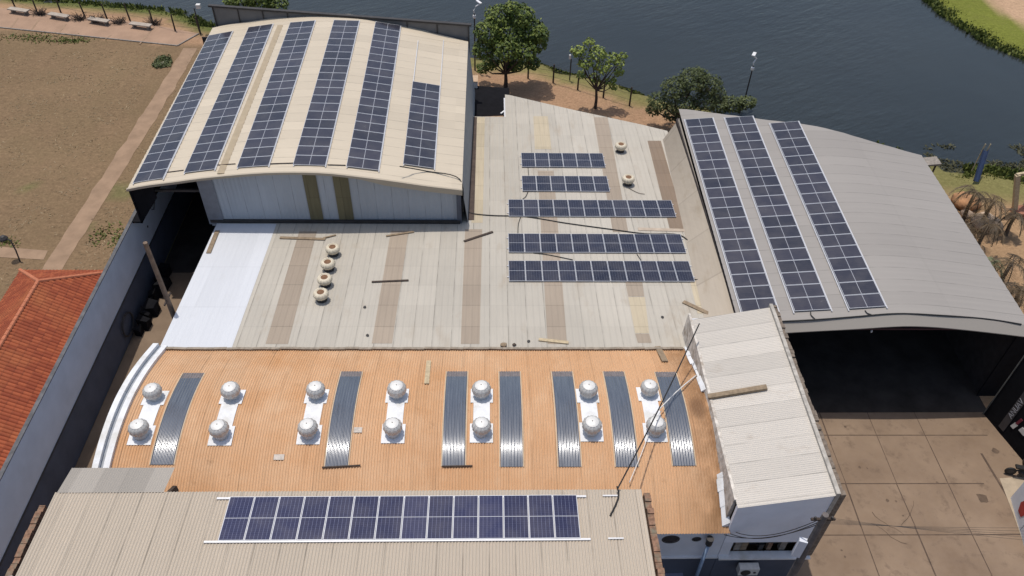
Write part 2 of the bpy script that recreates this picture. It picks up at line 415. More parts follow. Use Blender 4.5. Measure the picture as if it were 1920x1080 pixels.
# ------------------------------------------------------------------ ground, lake, paving
LAKEZ = -0.45
lake_px = [(-200, -70), (0, -10), (70, 0), (140, 5), (250, 14), (340, 24), (400, 52)]
near = [P(*q, LAKEZ) for q in lake_px]
near += [P(884, 112, LAKEZ), P(1012, 120, LAKEZ), P(1075, 140, LAKEZ), P(1147, 158, LAKEZ), P(1180, 168, LAKEZ), P(1208, 178, LAKEZ)]
near += [P(1330, 206, LAKEZ), P(1480, 240, LAKEZ), P(1640, 278, LAKEZ), P(1752, 311, LAKEZ), P(1800, 319, LAKEZ), P(1920, 334, LAKEZ), P(2080, 345, LAKEZ)]
far = [P(2250, 250, LAKEZ), P(2050, 160, LAKEZ), P(1920, 108, LAKEZ), P(1855, 82, LAKEZ), P(1800, 47, LAKEZ), P(1768, 26, LAKEZ), P(1742, 2, LAKEZ), P(1690, -45, LAKEZ), P(1600, -150, LAKEZ), P(1500, -330, LAKEZ), P(300, -330, LAKEZ), P(-500, -250, LAKEZ)]
LAKE = [(p.x, p.y) for p in near+far]

def lake_sd(X, Y):
    """signed distance to the shore, negative in the water"""
    n = len(LAKE); d = np.full(X.shape, 1e9); inside = np.zeros(X.shape, bool)
    for i in range(n):
        ax, ay = LAKE[i]; bx, by = LAKE[(i+1) % n]
        ex, ey = bx-ax, by-ay
        t = np.clip(((X-ax)*ex+(Y-ay)*ey)/(ex*ex+ey*ey), 0, 1)
        d = np.minimum(d, np.hypot(X-ax-t*ex, Y-ay-t*ey))
        c = ((ay > Y) != (by > Y)) & (X < (bx-ax)*(Y-ay)/((by-ay) if by != ay else 1e-9)+ax)
        inside ^= c
    return np.where(inside, -d, d)

def sidewalk_y(x):  # near edge of the lakeside walk
    return 77.74 + (x+49.86)*(74.3-77.74)/(18.7)

xs = np.concatenate([[-900, -500, -300, -180, -120, -90], np.arange(-70, 75, 1.0), [90, 130, 200, 320, 520, 900]])
ys = np.concatenate([[-300, -120, -50, -20], np.arange(0, 120, 1.0), [130, 145, 165, 200, 260, 360, 520, 900]])
X, Y = np.meshgrid(xs, ys, indexing='ij')
jit = np.array([[mnoise.noise(Vector((x*.35, y*.35, 1.7))) + .5*mnoise.noise(Vector((x*1.1, y*1.1, 4.7))) for y in ys] for x in xs])
SD = lake_sd(X, Y) + jit*1.1
Z = np.interp(SD, [-8, -1.5, 0.0, .8, 2.5], [-2.2, -1.1, -.45, -.22, -.012])
field_c = np.array([.188, .126, .075]); dirt_c = np.array([.33, .205, .125]); grass_c = np.array([.10, .115, .032]); sand_c = np.array([.42, .28, .18]); mud_c = np.array([.03, .035, .022])
C = np.tile(dirt_c, X.shape+(1,))
isfield = (X < -21) & (Y < np.array([[sidewalk_y(x) for y in ys] for x in xs])+.3)
fv = np.clip(.5+jit*.8, 0, 1)[..., None]
C[isfield] = (field_c*(1-.35*fv) + np.array([.165, .122, .066])*.35*fv)[isfield]
lush = isfield & (jit > .42) & (Y < 52)
C[lush] = np.array([.15, .13, .06])
farbank = (X > 38) & (Y > 62)
C[farbank] = sand_c
right = (X > 30) & (Y < 62)
C[right] = np.array([.31, .20, .115])
gband = np.where(farbank, 6.6, np.where(X < -20, 2.7, np.where(right, 5.0, 3.4)))+np.where(farbank, jit*.8, jit*1.6)
g = np.clip((gband-SD)/1.2, 0, 1)[..., None]
gcol = np.where(farbank[..., None], np.array([.14, .155, .03]), np.where((X > -5)[..., None], np.array([.17, .155, .06]), grass_c))
C = C*(1-g)+gcol*g
mg = np.clip((.5-SD)/1.2, 0, 1)[..., None]; C = C*(1-mg)+mud_c*mg
gb = MB(); gb.v = [(X[i, j], Y[i, j], Z[i, j]) for i in range(len(xs)) for j in range(len(ys))]
nj = len(ys)
gb.f = [(i*nj+j, (i+1)*nj+j, (i+1)*nj+j+1, i*nj+j+1) for i in range(len(xs)-1) for j in range(nj-1)]
ground = struct(gb.build('ground', m_soil, smooth=True))
ca = ground.data.color_attributes.new('soil', 'FLOAT_COLOR', 'POINT')
ca.data.foreach_set('color', np.concatenate([C, np.ones(X.shape+(1,))], -1).astype(np.float32).ravel())
struct(MB().add([(-900, 20, LAKEZ), (900, 20, LAKEZ), (900, 900, LAKEZ), (-900, 900, LAKEZ)], [(0, 1, 2, 3)]).build('water', m_water))

def flat(name, pts, z, mat, dens=None):
    b = MB().add([(p[0], p[1], z) for p in pts], [tuple(range(len(pts)))])
    me = b.build(name, mat)
    if me.data.polygons[0].normal.z < 0: me.data.flip_normals()
    return struct(me)
# lakeside walk with its joints
sw = [(-80, sidewalk_y(-80)), (-31.0, sidewalk_y(-31.0)), (-29.6, sidewalk_y(-31)+2.6), (-36, sidewalk_y(-36)+4.0), (-52, sidewalk_y(-52)+4.1), (-80, sidewalk_y(-80)+4.2)]
flat('sidewalk', sw, .05, m_sidewalk)
kb = MB()
for a, b in ((sw[0], sw[1]), (sw[1], sw[2])): kb.bar((a[0], a[1], .02), (b[0], b[1], .02), .12, .13)
struct(kb.build('sidewalk_kerb', m_conc_edge))
jb = MB()
for q0, q1 in (((262, 82), (290, 50)), ((198, 73), (208, 66)), ((20, 52), (34, 34)), ((60, 55), (72, 38)), ((110, 62), (124, 45))):
    jb.bar(P(*q0, .055), P(*q1, .055), .16, .008)
struct(jb.build('sidewalk_joint', m_path))
# trodden path through the field and the paved spur beside the tiled house
def ribbon(name, left, right_, z, mat):
    n = len(left); b = MB().add([(p[0], p[1], z) for p in left]+[(p[0], p[1], z) for p in right_], [(i, i+1, n+i+1, n+i) for i in range(n-1)])
    o = b.build(name, mat)
    o.data.update()
    if o.data.polygons[0].normal.z < 0: o.data.flip_normals()
    return struct(o)
lp = []; rp = []
for i in range(45):
    y = 36+i*.86; base = -30.3+.7*math.sin(y*.09+1.5)*.4 + (y-36)*.012
    lp.append((base-.75+.18*mnoise.noise(Vector((y*.6, 0, 0))), y)); rp.append((base+.65+.2*mnoise.noise(Vector((y*.6, 5, 0))), y))
ribbon('path', lp, rp, .006, m_path)
flat('spur_path', [P(-60, 458), P(90, 470), P(82, 487), P(-60, 479)], .01, m_path)
# left yard, apron
flat('yard', [(-22.95, 5), (-13, 5), (-13, 41.2), (-22.95, 41.2)], .004, m_yard)
ap = [(7.5, -5), (34, -5), (34, 25.2), (30.9, 26.0), (30.0, 29.0), (30.0, 30.5), (14.5, 30.5), (14.5, 17.8), (7.5, 17.8)]
flat('pavement', ap, .004, m_slab)
jb = MB()
for x in (19.95, 22.85, 25.75):
    yy = [29.0, 26.6, 24.0, 21.4, 18.6, 15.0, 8.0]
    for a, b in zip(yy[:-1], yy[1:]):
        jb.bar((x+random.uniform(-.03, .03), a, .008), (x+random.uniform(-.03, .03), b, .008), random.choice((.035, .05, .075)), .006)
jb.bar((28.55, 26.0, .008), (29.3, 15.0, .008), .13, .006)
for y, x1 in ((27.3, 29.5), (24.03, 27.8), (20.9, 28.4), (17.7, 29.0)):
    jb.bar((15.2, y+.03, .0085), (x1, y-.03, .0085), .055, .006)
def crack(p, ang, n, st, wd):
    p = Vector((p[0], p[1], .0085))
    for i in range(n):
        ang += random.uniform(-.5, .5); q = p+Vector((math.cos(ang), math.sin(ang), 0))*st
        jb.bar(p, q, wd*(1-i/n*.6), .005); p = q
for px, a in (((1635, 960), -1.3), ((1700, 1020), 2.6), ((1690, 985), .4)):
    q = P(*px); crack((q.x, q.y), a, 7, .28, .035)
struct(jb.build('pavement_joint', m_joint))
st = MB()
for px, r in (((1866, 846), .22), ((1842, 935), .33), ((1664, 939), .11), ((1680, 940), .07), ((1612, 876), .09), ((1626, 878), .06), ((1693, 967), .06), ((1578, 1032), .06), ((1584, 1044), .07), ((1757, 905), .08), ((1585, 800), .09)):
    c = P(*px); n = 11
    st.add([(c.x+r*random.uniform(.6, 1.15)*math.cos(2*math.pi*k/n), c.y+r*random.uniform(.7, 1.2)*math.sin(2*math.pi*k/n), .0095) for k in range(n)], [tuple(range(n))])
struct(st.build('pavement_stain', plain('oil_stain', (.105, .072, .05), .9, var=.3)))

# ------------------------------------------------------------------ roof surfaces
TB = math.tan(math.radians(4.5))
def zB(x, y): return 4.31-(y-49.69)*TB
TA = math.tan(math.radians(2.45))
def zA(x, y): return 9.18-(y-17.77)*TA
zO_ = lerp_tab([(17.9, 5.28), (18.2, 5.45), (19.5, 6.2), (21, 6.78), (22.5, 7.1), (24, 7.17), (25.5, 6.98), (27, 6.58), (28.95, 5.85)])
def zO(x, y): return zO_(y)
zH_ = lerp_tab([(-22.5, 8.0), (-21.3, 8.28), (-19.5, 8.55), (-18, 8.8), (-16, 9.05), (-14, 9.24), (-12, 9.30), (-10, 9.23), (-8, 8.96), (-6, 8.64), (-4, 8.28), (-1.72, 7.95)])
def hy(x): return .0087*(x+12)                        # the hangar stands half a degree askew
def zH(x, y): return zH_(x)+.0092*(y-hy(x)-40.3)
zD_ = lerp_tab([(13.9, 6.45), (16, 6.62), (18.5, 6.83), (20.4, 6.98), (22, 7.14), (23, 7.2), (24.5, 7.14), (26.5, 6.9), (28.5, 6.6), (30.6, 6.26)])
def zD(x, y): return zD_(x)+.021*(y-30.3)
def zE(x, y): return 7.42+(x-10.95)*.238

# ------------------------------------------------------------------ grey warehouse
wh = thing('flat_warehouse', (-2, 40, 0), 'low warehouse with wide grey sheet roof between the arched hangar and orange vault', 'building')
def farB(x):
    if x < 1.3: return 55.55
    return np.interp(x, [1.3, 1.45, 7.06, 12.2, 14.2], [59.5, 59.53, 56.74, 54.37, 53.3])
def roofB(x0, x1, y0, y1f, lift=0.0):
    us = frange(x0, x1, .35); b = MB(); b.uv = []
    nv = 14
    for u in us:
        y1 = y1f(u) if callable(y1f) else y1f
        for j in range(nv):
            v = y0+(y1-y0)*j/(nv-1); b.v.append((u, v, zB(u, v)+lift)); b.uv.append((u, v))
    for i in range(len(us)-1):
        for j in range(nv-1): b.f.append((i*nv+j, (i+1)*nv+j, (i+1)*nv+j+1, i*nv+j+1))
    return b
b = roofB(-17.65, -1.9, 28.85, 40.55)
b2 = roofB(-1.9, 1.3, 28.85, 55.55); o_ = len(b.v); b.v += b2.v; b.uv += b2.uv; b.f += [tuple(i+o_ for i in f) for f in b2.f]
b2 = roofB(1.3, 14.0, 28.85, farB); o_ = len(b.v); b.v += b2.v; b.uv += b2.uv; b.f += [tuple(i+o_ for i in f) for f in b2.f]
b.build('roof', m_greyroof, wh)
roofB(-17.70, -13.85, 28.82, 40.5, .012).build('white_roof_section', m_paintedwhite, wh)['label'] = 'white painted roof section at the left edge'
def liteB(q, mat):
    """a strip of roof sheet given by its four outline corners: far left, far right, near right, near left"""
    c = [hit(*k, zB) for k in q]; b = MB(); b.uv = []
    n = max(3, int((c[0].y-c[3].y)/1.0)); 
    for s_ in (0, 1, 2, 3):
        for j in range(n+1):
            t = j/n; l = c[3].lerp(c[0], t); r = c[2].lerp(c[1], t); p = l.lerp(r, s_/3)
            b.v.append((p.x, p.y, zB(p.x, p.y)+.010)); b.uv.append((p.x, p.y))
    for i in range(3):
        for j in range(n): b.f.append((i*(n+1)+j, (i+1)*(n+1)+j, (i+1)*(n+1)+j+1, i*(n+1)+j+1))
    return b.build('skylight', mat, wh)
liteB([(561, 434), (594, 434), (540, 645), (498, 645)], m_lite)
liteB([(733, 433), (766, 433), (735, 644), (697, 644)], m_lite)
liteB([(872, 430), (904, 430), (899, 645), (864, 645)], m_lite)
liteB([(1000, 218), (1027, 218), (1034, 280), (1003, 280)], m_lite_y)
liteB([(1008, 320), (1038, 320), (1063, 645), (1027, 645)], m_lite)
liteB([(1113, 220), (1139, 220), (1178, 435), (1149, 435)], m_lite)
liteB([(1172, 527), (1204, 527), (1208, 556), (1178, 556)], m_lite)
liteB([(1178, 557), (1209, 557), (1217, 625), (1191, 625)], m_lite_y)
liteB([(1191, 626), (1217, 626), (1222, 643), (1196, 643)], m_lite)
liteB([(1214, 264), (1239, 264), (1286, 431), (1256, 431)], m_lite_d)
liteB([(1294, 528), (1322, 528), (1338, 588), (1308, 588)], m_lite_y)
liteB([(893, 220), (909, 220), (905, 418), (884, 418)], m_lite_y)
for wb in (MB().box(-17.55, -17.40, 28.9, 40.4, 0, 5.05), MB().box(13.6, 13.75, 30, 53, 0, 3.9), MB().box(-1.7, 1.2, 55.2, 55.35, 0, 3.75),
           MB().prism([(1.45, 59.3), (1.45, 59.15), (13.6, 53.2), (13.6, 53.4)], 0, 3.45), MB().box(1.2, 1.35, 55.4, 59.2, 0, 3.4)):
    wb.build('wall', m_wall_blue, wh)
# ragged near edge: mortar bedding where the grey sheets lap over the orange vault
eb = MB()
for x in frange(-17.6, 10.6, .7)[:-1]:
    eb.bar((x, 28.78+random.uniform(-.03, .03), 6.03), (x+.7, 28.78+random.uniform(-.03, .03), 6.03), .14, .07)
eb.build('edge_flashing', plain('mortar', (.25, .21, .165), .95, var=.25, scale=5), wh)
# the transverse gutter on the right part of the roof
p0, p1 = hit(1196, 430, zB), hit(1330, 434, zB)
MB().bar(p0+Vector((0, 0, .03)), p1+Vector((0, 0, .03)), .28, .03).build('ridge_cap', plain('cap_sheet', (.40, .33, .26), .9, var=.15), wh)

# ------------------------------------------------------------------ orange vault
ov = thing('vaulted_hall', (-3, 23, 0), 'long hall under an orange corrugated barrel roof with white vents', 'building')
XO0, XO1 = -17.35, 11.0
sheet(frange(XO0, XO1, .13/6), frange(18.1, 28.95, .30), lambda u, v: (u, v, zO(u, v)), (.13, .026)).build('roof', m_orange, ov)
# white verge on the left: outer kerb, gutter, inner flashing
def verge(x0, x1, dz0, dz1, mat, name, y0=18.2):
    b = MB(); ys_ = frange(y0, 29.0, .4); n = len(ys_)
    vs_ = []
    for y in ys_: vs_ += [(x0, y, zO(0, y)+dz0), (x1, y, zO(0, y)+dz0), (x1, y, zO(0, y)+dz1), (x0, y, zO(0, y)+dz1)]
    fs_ = []
    for i in range(n-1):
        for k in range(4): fs_.append((i*4+k, i*4+(k+1) % 4, (i+1)*4+(k+1) % 4, (i+1)*4+k))
    fs_ += [(3, 2, 1, 0), tuple((n-1)*4+k for k in range(4))]
    return b.add(vs_, fs_).build(name, mat, ov)
verge(-18.0, -17.72, -.3, .38, m_white, 'verge_kerb')
verge(-17.72, -17.58, -.3, .16, plain('gutter_grey', (.28, .30, .33), .7), 'verge_gutter')
verge(-17.58, -17.30, -.3, .20, m_white, 'verge_flashing')
verge(-17.98, -17.75, -6, -.29, m_wall_blue, 'gable_wall')
fw = MB(); fw.box(6.5, 10.92, 18.25, 18.45, 3.02, 5.2)
front_wall = fw.build('front_wall', m_wall_blue, ov)
MB().box(6.5, 10.92, 18.15, 18.45, 2.93, 3.02).build('wall_band', m_white, ov)
MB().box(6.5, 10.92, 18.27, 18.45, 0, 2.93).build('plinth_wall', m_wall_navy, ov)
MB().box(-17.7, 6.5, 18.3, 18.45, 0, 5.2).build('rear_wall', m_wall_blue, ov)
for cx, rx, rz in ((8.42, .42, .36), (9.62, .22, .2)):
    f = MB(); n = 24
    f.add([(cx+rx*math.cos(2*math.pi*k/n), 18.235, 4.62+rz*math.sin(2*math.pi*k/n)) for k in range(n)]+[(cx+rx*.82*math.cos(2*math.pi*k/n), 18.235, 4.62+rz*.82*math.sin(2*math.pi*k/n)) for k in range(n)]
          + [(cx+rx*math.cos(2*math.pi*k/n), 18.26, 4.62+rz*math.sin(2*math.pi*k/n)) for k in range(n)],
          [(k, (k+1) % n, n+(k+1) % n, n+k) for k in range(n)]+[((k+1) % n, k, 2*n+k, 2*n+(k+1) % n) for k in range(n)])
    w_ = f.build('round_opening', m_dark, ov)
    g_ = MB().add([(cx+rx*.82*math.cos(2*math.pi*k/n), 18.242, 4.62+rz*.82*math.sin(2*math.pi*k/n)) for k in range(n)], [tuple(range(n))]).build('fan_grille', m_interior_shade, ov)
dp = MB(); dp.tube([(10.12, 18.0, 5.12), (10.12, 17.98, 4.65)], [.17, .15], 12)
dpo = dp.build('downpipe_hopper', m_dark, ov)
MB().tube([(10.12, 17.98, 4.66), (10.14, 17.98, 2.0), (10.14, 17.98, .02)], .085, 12).build('downpipe', plain('blue_grey_pvc', (.22, .30, .42), .5), ov, smooth=True)
m_edge = plain('edge_strip', (.46, .36, .25), .7, var=.1)
sk = [[(345, 700), (382, 700), (325, 872), (283, 872)], [(640, 697), (679, 697), (655, 876), (608, 876)], [(836, 697), (876, 697), (874, 875), (829, 875)],
      [(936, 697), (974, 697), (982, 876), (938, 876)], [(1035, 697), (1073, 697), (1089, 876), (1046, 876)], [(1131, 697), (1170, 697), (1195, 876), (1155, 876)], [(1229, 698), (1266, 698), (1304, 874), (1260, 874)]]
for q in sk:
    c = [hit(*k, zO) for k in q]
    x0 = (c[0].x+c[3].x)/2; x1 = (c[1].x+c[2].x)/2; xm = (x0+x1)/2; x0, x1 = xm-.52, xm+.52
    yn, yf = (c[2].y+c[3].y)/2, (c[0].y+c[1].y)/2
    o = sheet(frange(x0, x1, .13/10), frange(yn, yf-.45, .25), lambda u, v: (u, v, zO(u, v)), (.13, .0115), lift=.042).build('skylight', m_smoke, ov, smooth=True)
    sheet(frange(x0, x1, .13/6), [yf-.45, yf], lambda u, v: (u, v, zO(u, v)), (.13, .02), lift=.036).build('skylight_lap', m_smoke_lap, o)
    for xx in (x0-.035, x1+.035):
        ys_ = frange(yn, yf, .4); eb = MB()
        for a, b_ in zip(ys_[:-1], ys_[1:]): eb.bar((xx, a, zO(0, a)+.03), (xx, b_, zO(0, b_)+.03), .05, .02)
        eb.build('skylight_edge', m_edge, o)

# ------------------------------------------------------------------ front building (bottom of the picture)
fb = thing('front_building', (-6, 14, 0), 'two storey building with long beige corrugated roof in front of the orange vault', 'building')
sheet(frange(-17.85, 6.42, .13/6), frange(5.0, 18.08, 2.2), lambda u, v: (u, v, zA(u, v)), (.13, .024)).build('roof', m_tan, fb)
bs = sheet(frange(-17.75, -13.42, .105/4), [18.05, 18.7, 19.42], lambda u, v: (u, v, 9.16-(v-18.1)*.20), (.105, .008), lift=.02)
bs.build('back_slope', sheeting('grey_back_slope', (.30, .275, .245), pitch=1.02, lap=9, var=.16, streak=.05, patch=.08, seam_c=.85, rough=.9), fb)
g = MB(); g.prism([(-13.40, 18.05), (-13.40, 18.75), (-13.25, 18.75), (-13.25, 18.05)], 8.2, lambda x, y: 9.1-(y-18.05)*.75)
g.build('gable_infill', m_wood_dark, fb)
MB().box(-17.6, 6.4, 17.95, 18.1, 0, 9.02).build('back_wall', m_wall_blue, fb)
MB().box(-17.6, -17.45, 3, 17.95, 0, 8.9).build('side_wall', m_wall_blue, fb)
def brick_top(x, y0, y1, z0f, wd, name):
    b = MB(); y = y0
    while y < y1:
        l = random.uniform(.2, .34); dz = random.uniform(-.05, .05); dx = random.uniform(-.02, .02)
        b.box(x-wd/2+dx, x+wd/2+dx, y, min(y+l-.015, y1), z0f(y)-.5, z0f(y)+dz); y += l
    return b.build(name, m_brick, fb)
brick_top(-18.25, 8, 17.6, lambda y: zA(0, y)-.22, .24, 'brick_parapet')
brick_top(6.62, 5, 17.9, lambda y: zA(0, y)+.06, .26, 'brick_parapet')
MB().box(6.48, 6.74, 4, 17.9, 0, 8.7).build('side_wall', m_wall_blue, fb)
cc = MB()
for i in range(16):
    y = 14.4-i*.4; cc.bar((-18.02, y+.02, zA(0, y)-.02), (-18.02, y-.38, zA(0, y)+.0), .16, .10)
cc.build('verge_mortar', m_conc_edge, fb)

# ------------------------------------------------------------------ annexe with pale mono-pitch roof
an = thing('annex_building', (13, 24, 0), 'narrow annexe with pale sloping sheet roof and blue grey walls beside the orange vault', 'building')
ar = sheet(frange(18.2, 29.6, .105/4), frange(10.92, 14.98, 1.0), lambda u, v: (v, u, zE(v, u)), (.105, .012))
ar.build('roof', m_annexroof, an)
MB().hexa([(10.94, 18.24, 4.30), (14.98, 18.24, 4.30), (14.98, 18.42, 4.30), (10.94, 18.42, 4.30), (10.94, 18.24, zE(10.94, 0)-.06), (14.98, 18.24, zE(14.98, 0)-.06), (14.98, 18.42, zE(14.98, 0)-.06), (10.94, 18.42, zE(10.94, 0)-.06)]).build('front_wall', m_wall_white, an)
MB().box(10.94, 15.35, 18.05, 18.46, 2.95, 3.06).build('wall_band', m_white, an)
MB().box(10.94, 15.3, 18.27, 18.45, 0, 2.95).build('plinth_wall', m_wall_navy, an)
wn = MB(); wn.box(11.45, 14.7, 18.75, 18.8, 3.06, 4.3); wn.box(10.94, 11.45, 18.24, 18.42, 3.06, 4.3); wn.box(14.7, 15.3, 18.24, 18.42, 3.06, 4.3)
MB().box(10.94, 11.42, 18.245, 18.42, 3.06, 4.3).build('window_pier', m_wall_blue, an)
MB().box(14.55, 15.3, 18.25, 18.42, 3.06, 4.3).build('window_pier', m_wall_white, an)
wv = MB().box(11.42, 14.55, 18.8, 18.86, 3.06, 4.3).build('window', m_interior_shade, an)
for i, x in enumerate((11.7, 12.0, 12.9, 13.3, 13.9)):
    MB().box(x, x+random.uniform(.18, .34), 18.5, 18.7, 3.08, 3.3+random.uniform(.2, .7)).build('clutter', (m_conc_edge, m_wood, m_dark, m_brick, m_conc_edge)[i], wv)
pb = MB(); y = 18.2
while y < 29.7:
    l = random.uniform(.5, 1.1); e = min(y+l, 29.75); dz = random.uniform(-.02, .02)
    pb.box(14.98, 15.16, y, e, 3.1, 8.53+dz); y = e
pb.build('parapet', plain('lime_washed_parapet', (.36, .335, .30), .95, var=.3, scale=3), an)
pb = MB(); y = 18.2
while y < 29.7:
    l = random.uniform(.22, .36); e = min(y+l, 29.75)
    pb.box(15.16, 15.40+random.uniform(-.03, .03), y, e-.01, 0 if y > 18.5 else 3.06, 8.40+random.uniform(-.06, .05)); y = e
pb.build('parapet_brickwork', plain('rough_brick_edge', (.155, .125, .10), .95, var=.45, scale=6), an)
MB().box(10.92, 14.98, 29.6, 29.72, 0, 7.4).build('back_wall', m_wall_blue, an)
fl = MB(); y = 18.6
while y < 29.3:
    e = y+random.uniform(.4, .9); k = random.uniform(.05, .16)
    fl.hexa([(10.80-k*.3, y, zO(0, y)-.1), (10.97, y, zO(0, y)-.1), (10.97, e, zO(0, e)-.1), (10.80-k*.3, e, zO(0, e)-.1), (10.86, y, zE(10.9, 0)+.02+k*.3), (10.99, y, zE(10.9, 0)+.04), (10.99, e, zE(10.9, 0)+.04), (10.86, e, zE(10.9, 0)+.02+k*.3)]); y = e
fl.build('flashing', plain('peeling_white_flashing', (.52, .48, .43), .8, var=.3, scale=4, dirt=(.22, .16, .11)), an)

for ya, yb_, hh, ww in ((24.9, 29.0, .26, .20), (18.35, 20.4, .42, .26)):
    fc = MB(); y = ya
    while y < yb_:
        e = min(yb_, y+random.uniform(.35, .8)); k = random.uniform(-.06, .04); h_ = hh+random.uniform(-.08, .1)
        fc.hexa([(10.86-ww+k, y, zO(0, y)+.02), (10.93, y, zO(0, y)+.05), (10.93, e, zO(0, e)+.05), (10.86-ww+k, e, zO(0, e)+.02), (10.86-ww+k, y, zO(0, y)+.07), (10.93, y, zO(0, y)+h_), (10.93, e, zO(0, e)+h_), (10.86-ww+k, e, zO(0, e)+.07)]); y = e
    fc.build('flashing_fillet', m_white, an)

# ------------------------------------------------------------------ arched hangar
hg = thing('arched_hangar', (-12, 50, 0), 'tall hangar with cream arched roof carrying six solar columns by the lake', 'building')
def backH(x): return float(np.interp(x, [-22.5, -11.6, -8, -5, -1.7], [61.6, 61.6, 61.1, 60.5, 59.8]))
hs = sheet(frange(40.3, 61.6, .51/4), frange(-22.45, -1.72, .8), lambda u, v: (v, min(u+hy(v), backH(v)), zH(v, min(u+hy(v), backH(v)))), (.51, .018))
hs.build('roof', m_cream, hg, smooth=True)
fa = MB()
px_ = frange(-22.47, -1.70, .8)
for a, b_ in zip(px_[:-1], px_[1:]):
    def dep(x): return .10 if x < -8 else .10+.24*min(1, (x+8)/1.5)
    fa.hexa([(a, 40.20+hy(a), zH_(a)-dep(a)-.03), (b_, 40.20+hy(b_), zH_(b_)-dep(b_)-.03), (b_, 40.34+hy(b_), zH_(b_)-dep(b_)-.03), (a, 40.34+hy(a), zH_(a)-dep(a)-.03),
             (a, 40.20+hy(a), zH_(a)+.035), (b_, 40.20+hy(b_), zH_(b_)+.035), (b_, 40.34+hy(b_), zH_(b_)+.035), (a, 40.34+hy(a), zH_(a)+.035)])
fa.build('roof_edge', m_cream, hg)
ms = MB(); ys_ = frange(40.5, 60.1, .7)
for a, b_ in zip(ys_[:-1], ys_[1:]): ms.bar((-16.55, a, zH(-16.55, a)+.03), (-16.55, b_, zH(-16.55, b_)+.03), .42, .03)
ms.build('translucent_strip', plain('yellowed_ridge_strip', (.33, .265, .18), .7, var=.1), hg)['label'] = 'darker tan strip between the second and third solar columns'
WX0, WX1 = -18.1, -2.05
wl = MB(); wl.uv = []
for x in frange(WX0, WX1, .4):
    for z in (zB(x, 40.6)-.3, zH_(x)-.06): wl.v.append((x, 40.72+hy(x), z)); wl.uv.append((x, z))
n = len(wl.v)//2; wl.f = [(2*i, 2*i+2, 2*i+3, 2*i+1) for i in range(n-1)]
wl.build('front_wall', m_clad, hg)
for q0, q1 in ((567, 592), (623, 652)):
    xa, xb = PY(q0, 330, 40.7).x, PY(q1, 330, 40.7).x
    b = MB(); b.uv = []
    for x in frange(xa, xb, .5):
        for z in (zB(x, 40.6)-.05, zH_(x)-.08): b.v.append((x, 40.66+hy(x), z)); b.uv.append((x, z))
    n = len(b.v)//2; b.f = [(2*i, 2*i+2, 2*i+3, 2*i+1) for i in range(n-1)]
    b.build('wall_strip', m_strip, hg)
MB().box(WX0-.12, WX0+.85, 40.60, 40.64, 4.9, zH_(WX0)-.12).build('wall_return', plain('darker_grey_sheet', (.17, .18, .205), .7, var=.12), hg)  # darker grey than the front cladding
MB().box(-2.1, -1.80, 40.64, 40.80, 5.0, zH_(-2)-.12).build('corner_post', plain('dark_corner_sheet', (.075, .085, .11), .7), hg)
MB().box(WX0, -1.9, 40.56, 40.68, 5.05, 5.27).build('base_flashing', m_dark, hg)
sw_ = MB(); sw_.uv = []
for y in frange(40.75, 60.0, .5):
    for z, x in ((3.4, -1.22), (zH(-1.85, y)-.06, -1.74)): sw_.v.append((x, y, z)); sw_.uv.append((y, z))
n = len(sw_.v)//2; sw_.f = [(2*i, 2*i+2, 2*i+3, 2*i+1) for i in range(n-1)]
MB().prism([(-1.42, 41.0), (-1.0, 41.0), (-1.0, 55.4), (-1.42, 55.4)], lambda x, y: zB(x, y)-.05, lambda x, y: zB(x, y)+.03).build('gutter_shade_strip', plain('painted_gutter_shade', (.07, .05, .04), .9, var=.3), hg)  # dark brown strip paints the shade in the gutter beside the hangar wall
sw_.build('side_wall', plain('pale_side_cladding', (.26, .27, .28), .8, var=.12), hg)
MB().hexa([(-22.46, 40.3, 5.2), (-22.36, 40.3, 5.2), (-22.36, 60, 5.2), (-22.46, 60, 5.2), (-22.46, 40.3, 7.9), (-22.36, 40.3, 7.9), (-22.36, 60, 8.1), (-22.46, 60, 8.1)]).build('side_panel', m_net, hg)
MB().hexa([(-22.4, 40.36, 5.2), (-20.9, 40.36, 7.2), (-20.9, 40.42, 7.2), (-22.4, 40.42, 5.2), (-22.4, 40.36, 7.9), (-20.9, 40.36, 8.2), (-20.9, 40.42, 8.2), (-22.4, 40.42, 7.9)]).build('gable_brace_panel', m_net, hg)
MB().box(-18.0, -17.9, 40.8, 60, 0, 8.6).build('added_dark_partition', m_interior_shade, hg)  # partition added to keep the hangar interior dark
MB().box(-22.9, -18, 59.9, 60.0, 0, 8.2).build('inner_end_wall', m_interior_shade, hg)
MB().box(-23.1, -22.36, 40.3, 60.5, 5.21, 5.33).build('added_sun_block', m_net, hg)  # added to shut out sun between boundary wall top and side panel
MB().box(-22.9, -18.0, 41.2, 60, .0, .03).build('floor', m_shedfloor, hg)
MB().box(-22.3, -18, 40.8, 40.95, 7.35, 7.5).build('tie_beam', m_dark, hg)
MB().prism([(-22.4, 61.35), (-1.9, 59.55), (-1.9, 59.65), (-22.4, 61.45)], 0, 7.8).build('end_wall', m_wall_blue, hg)
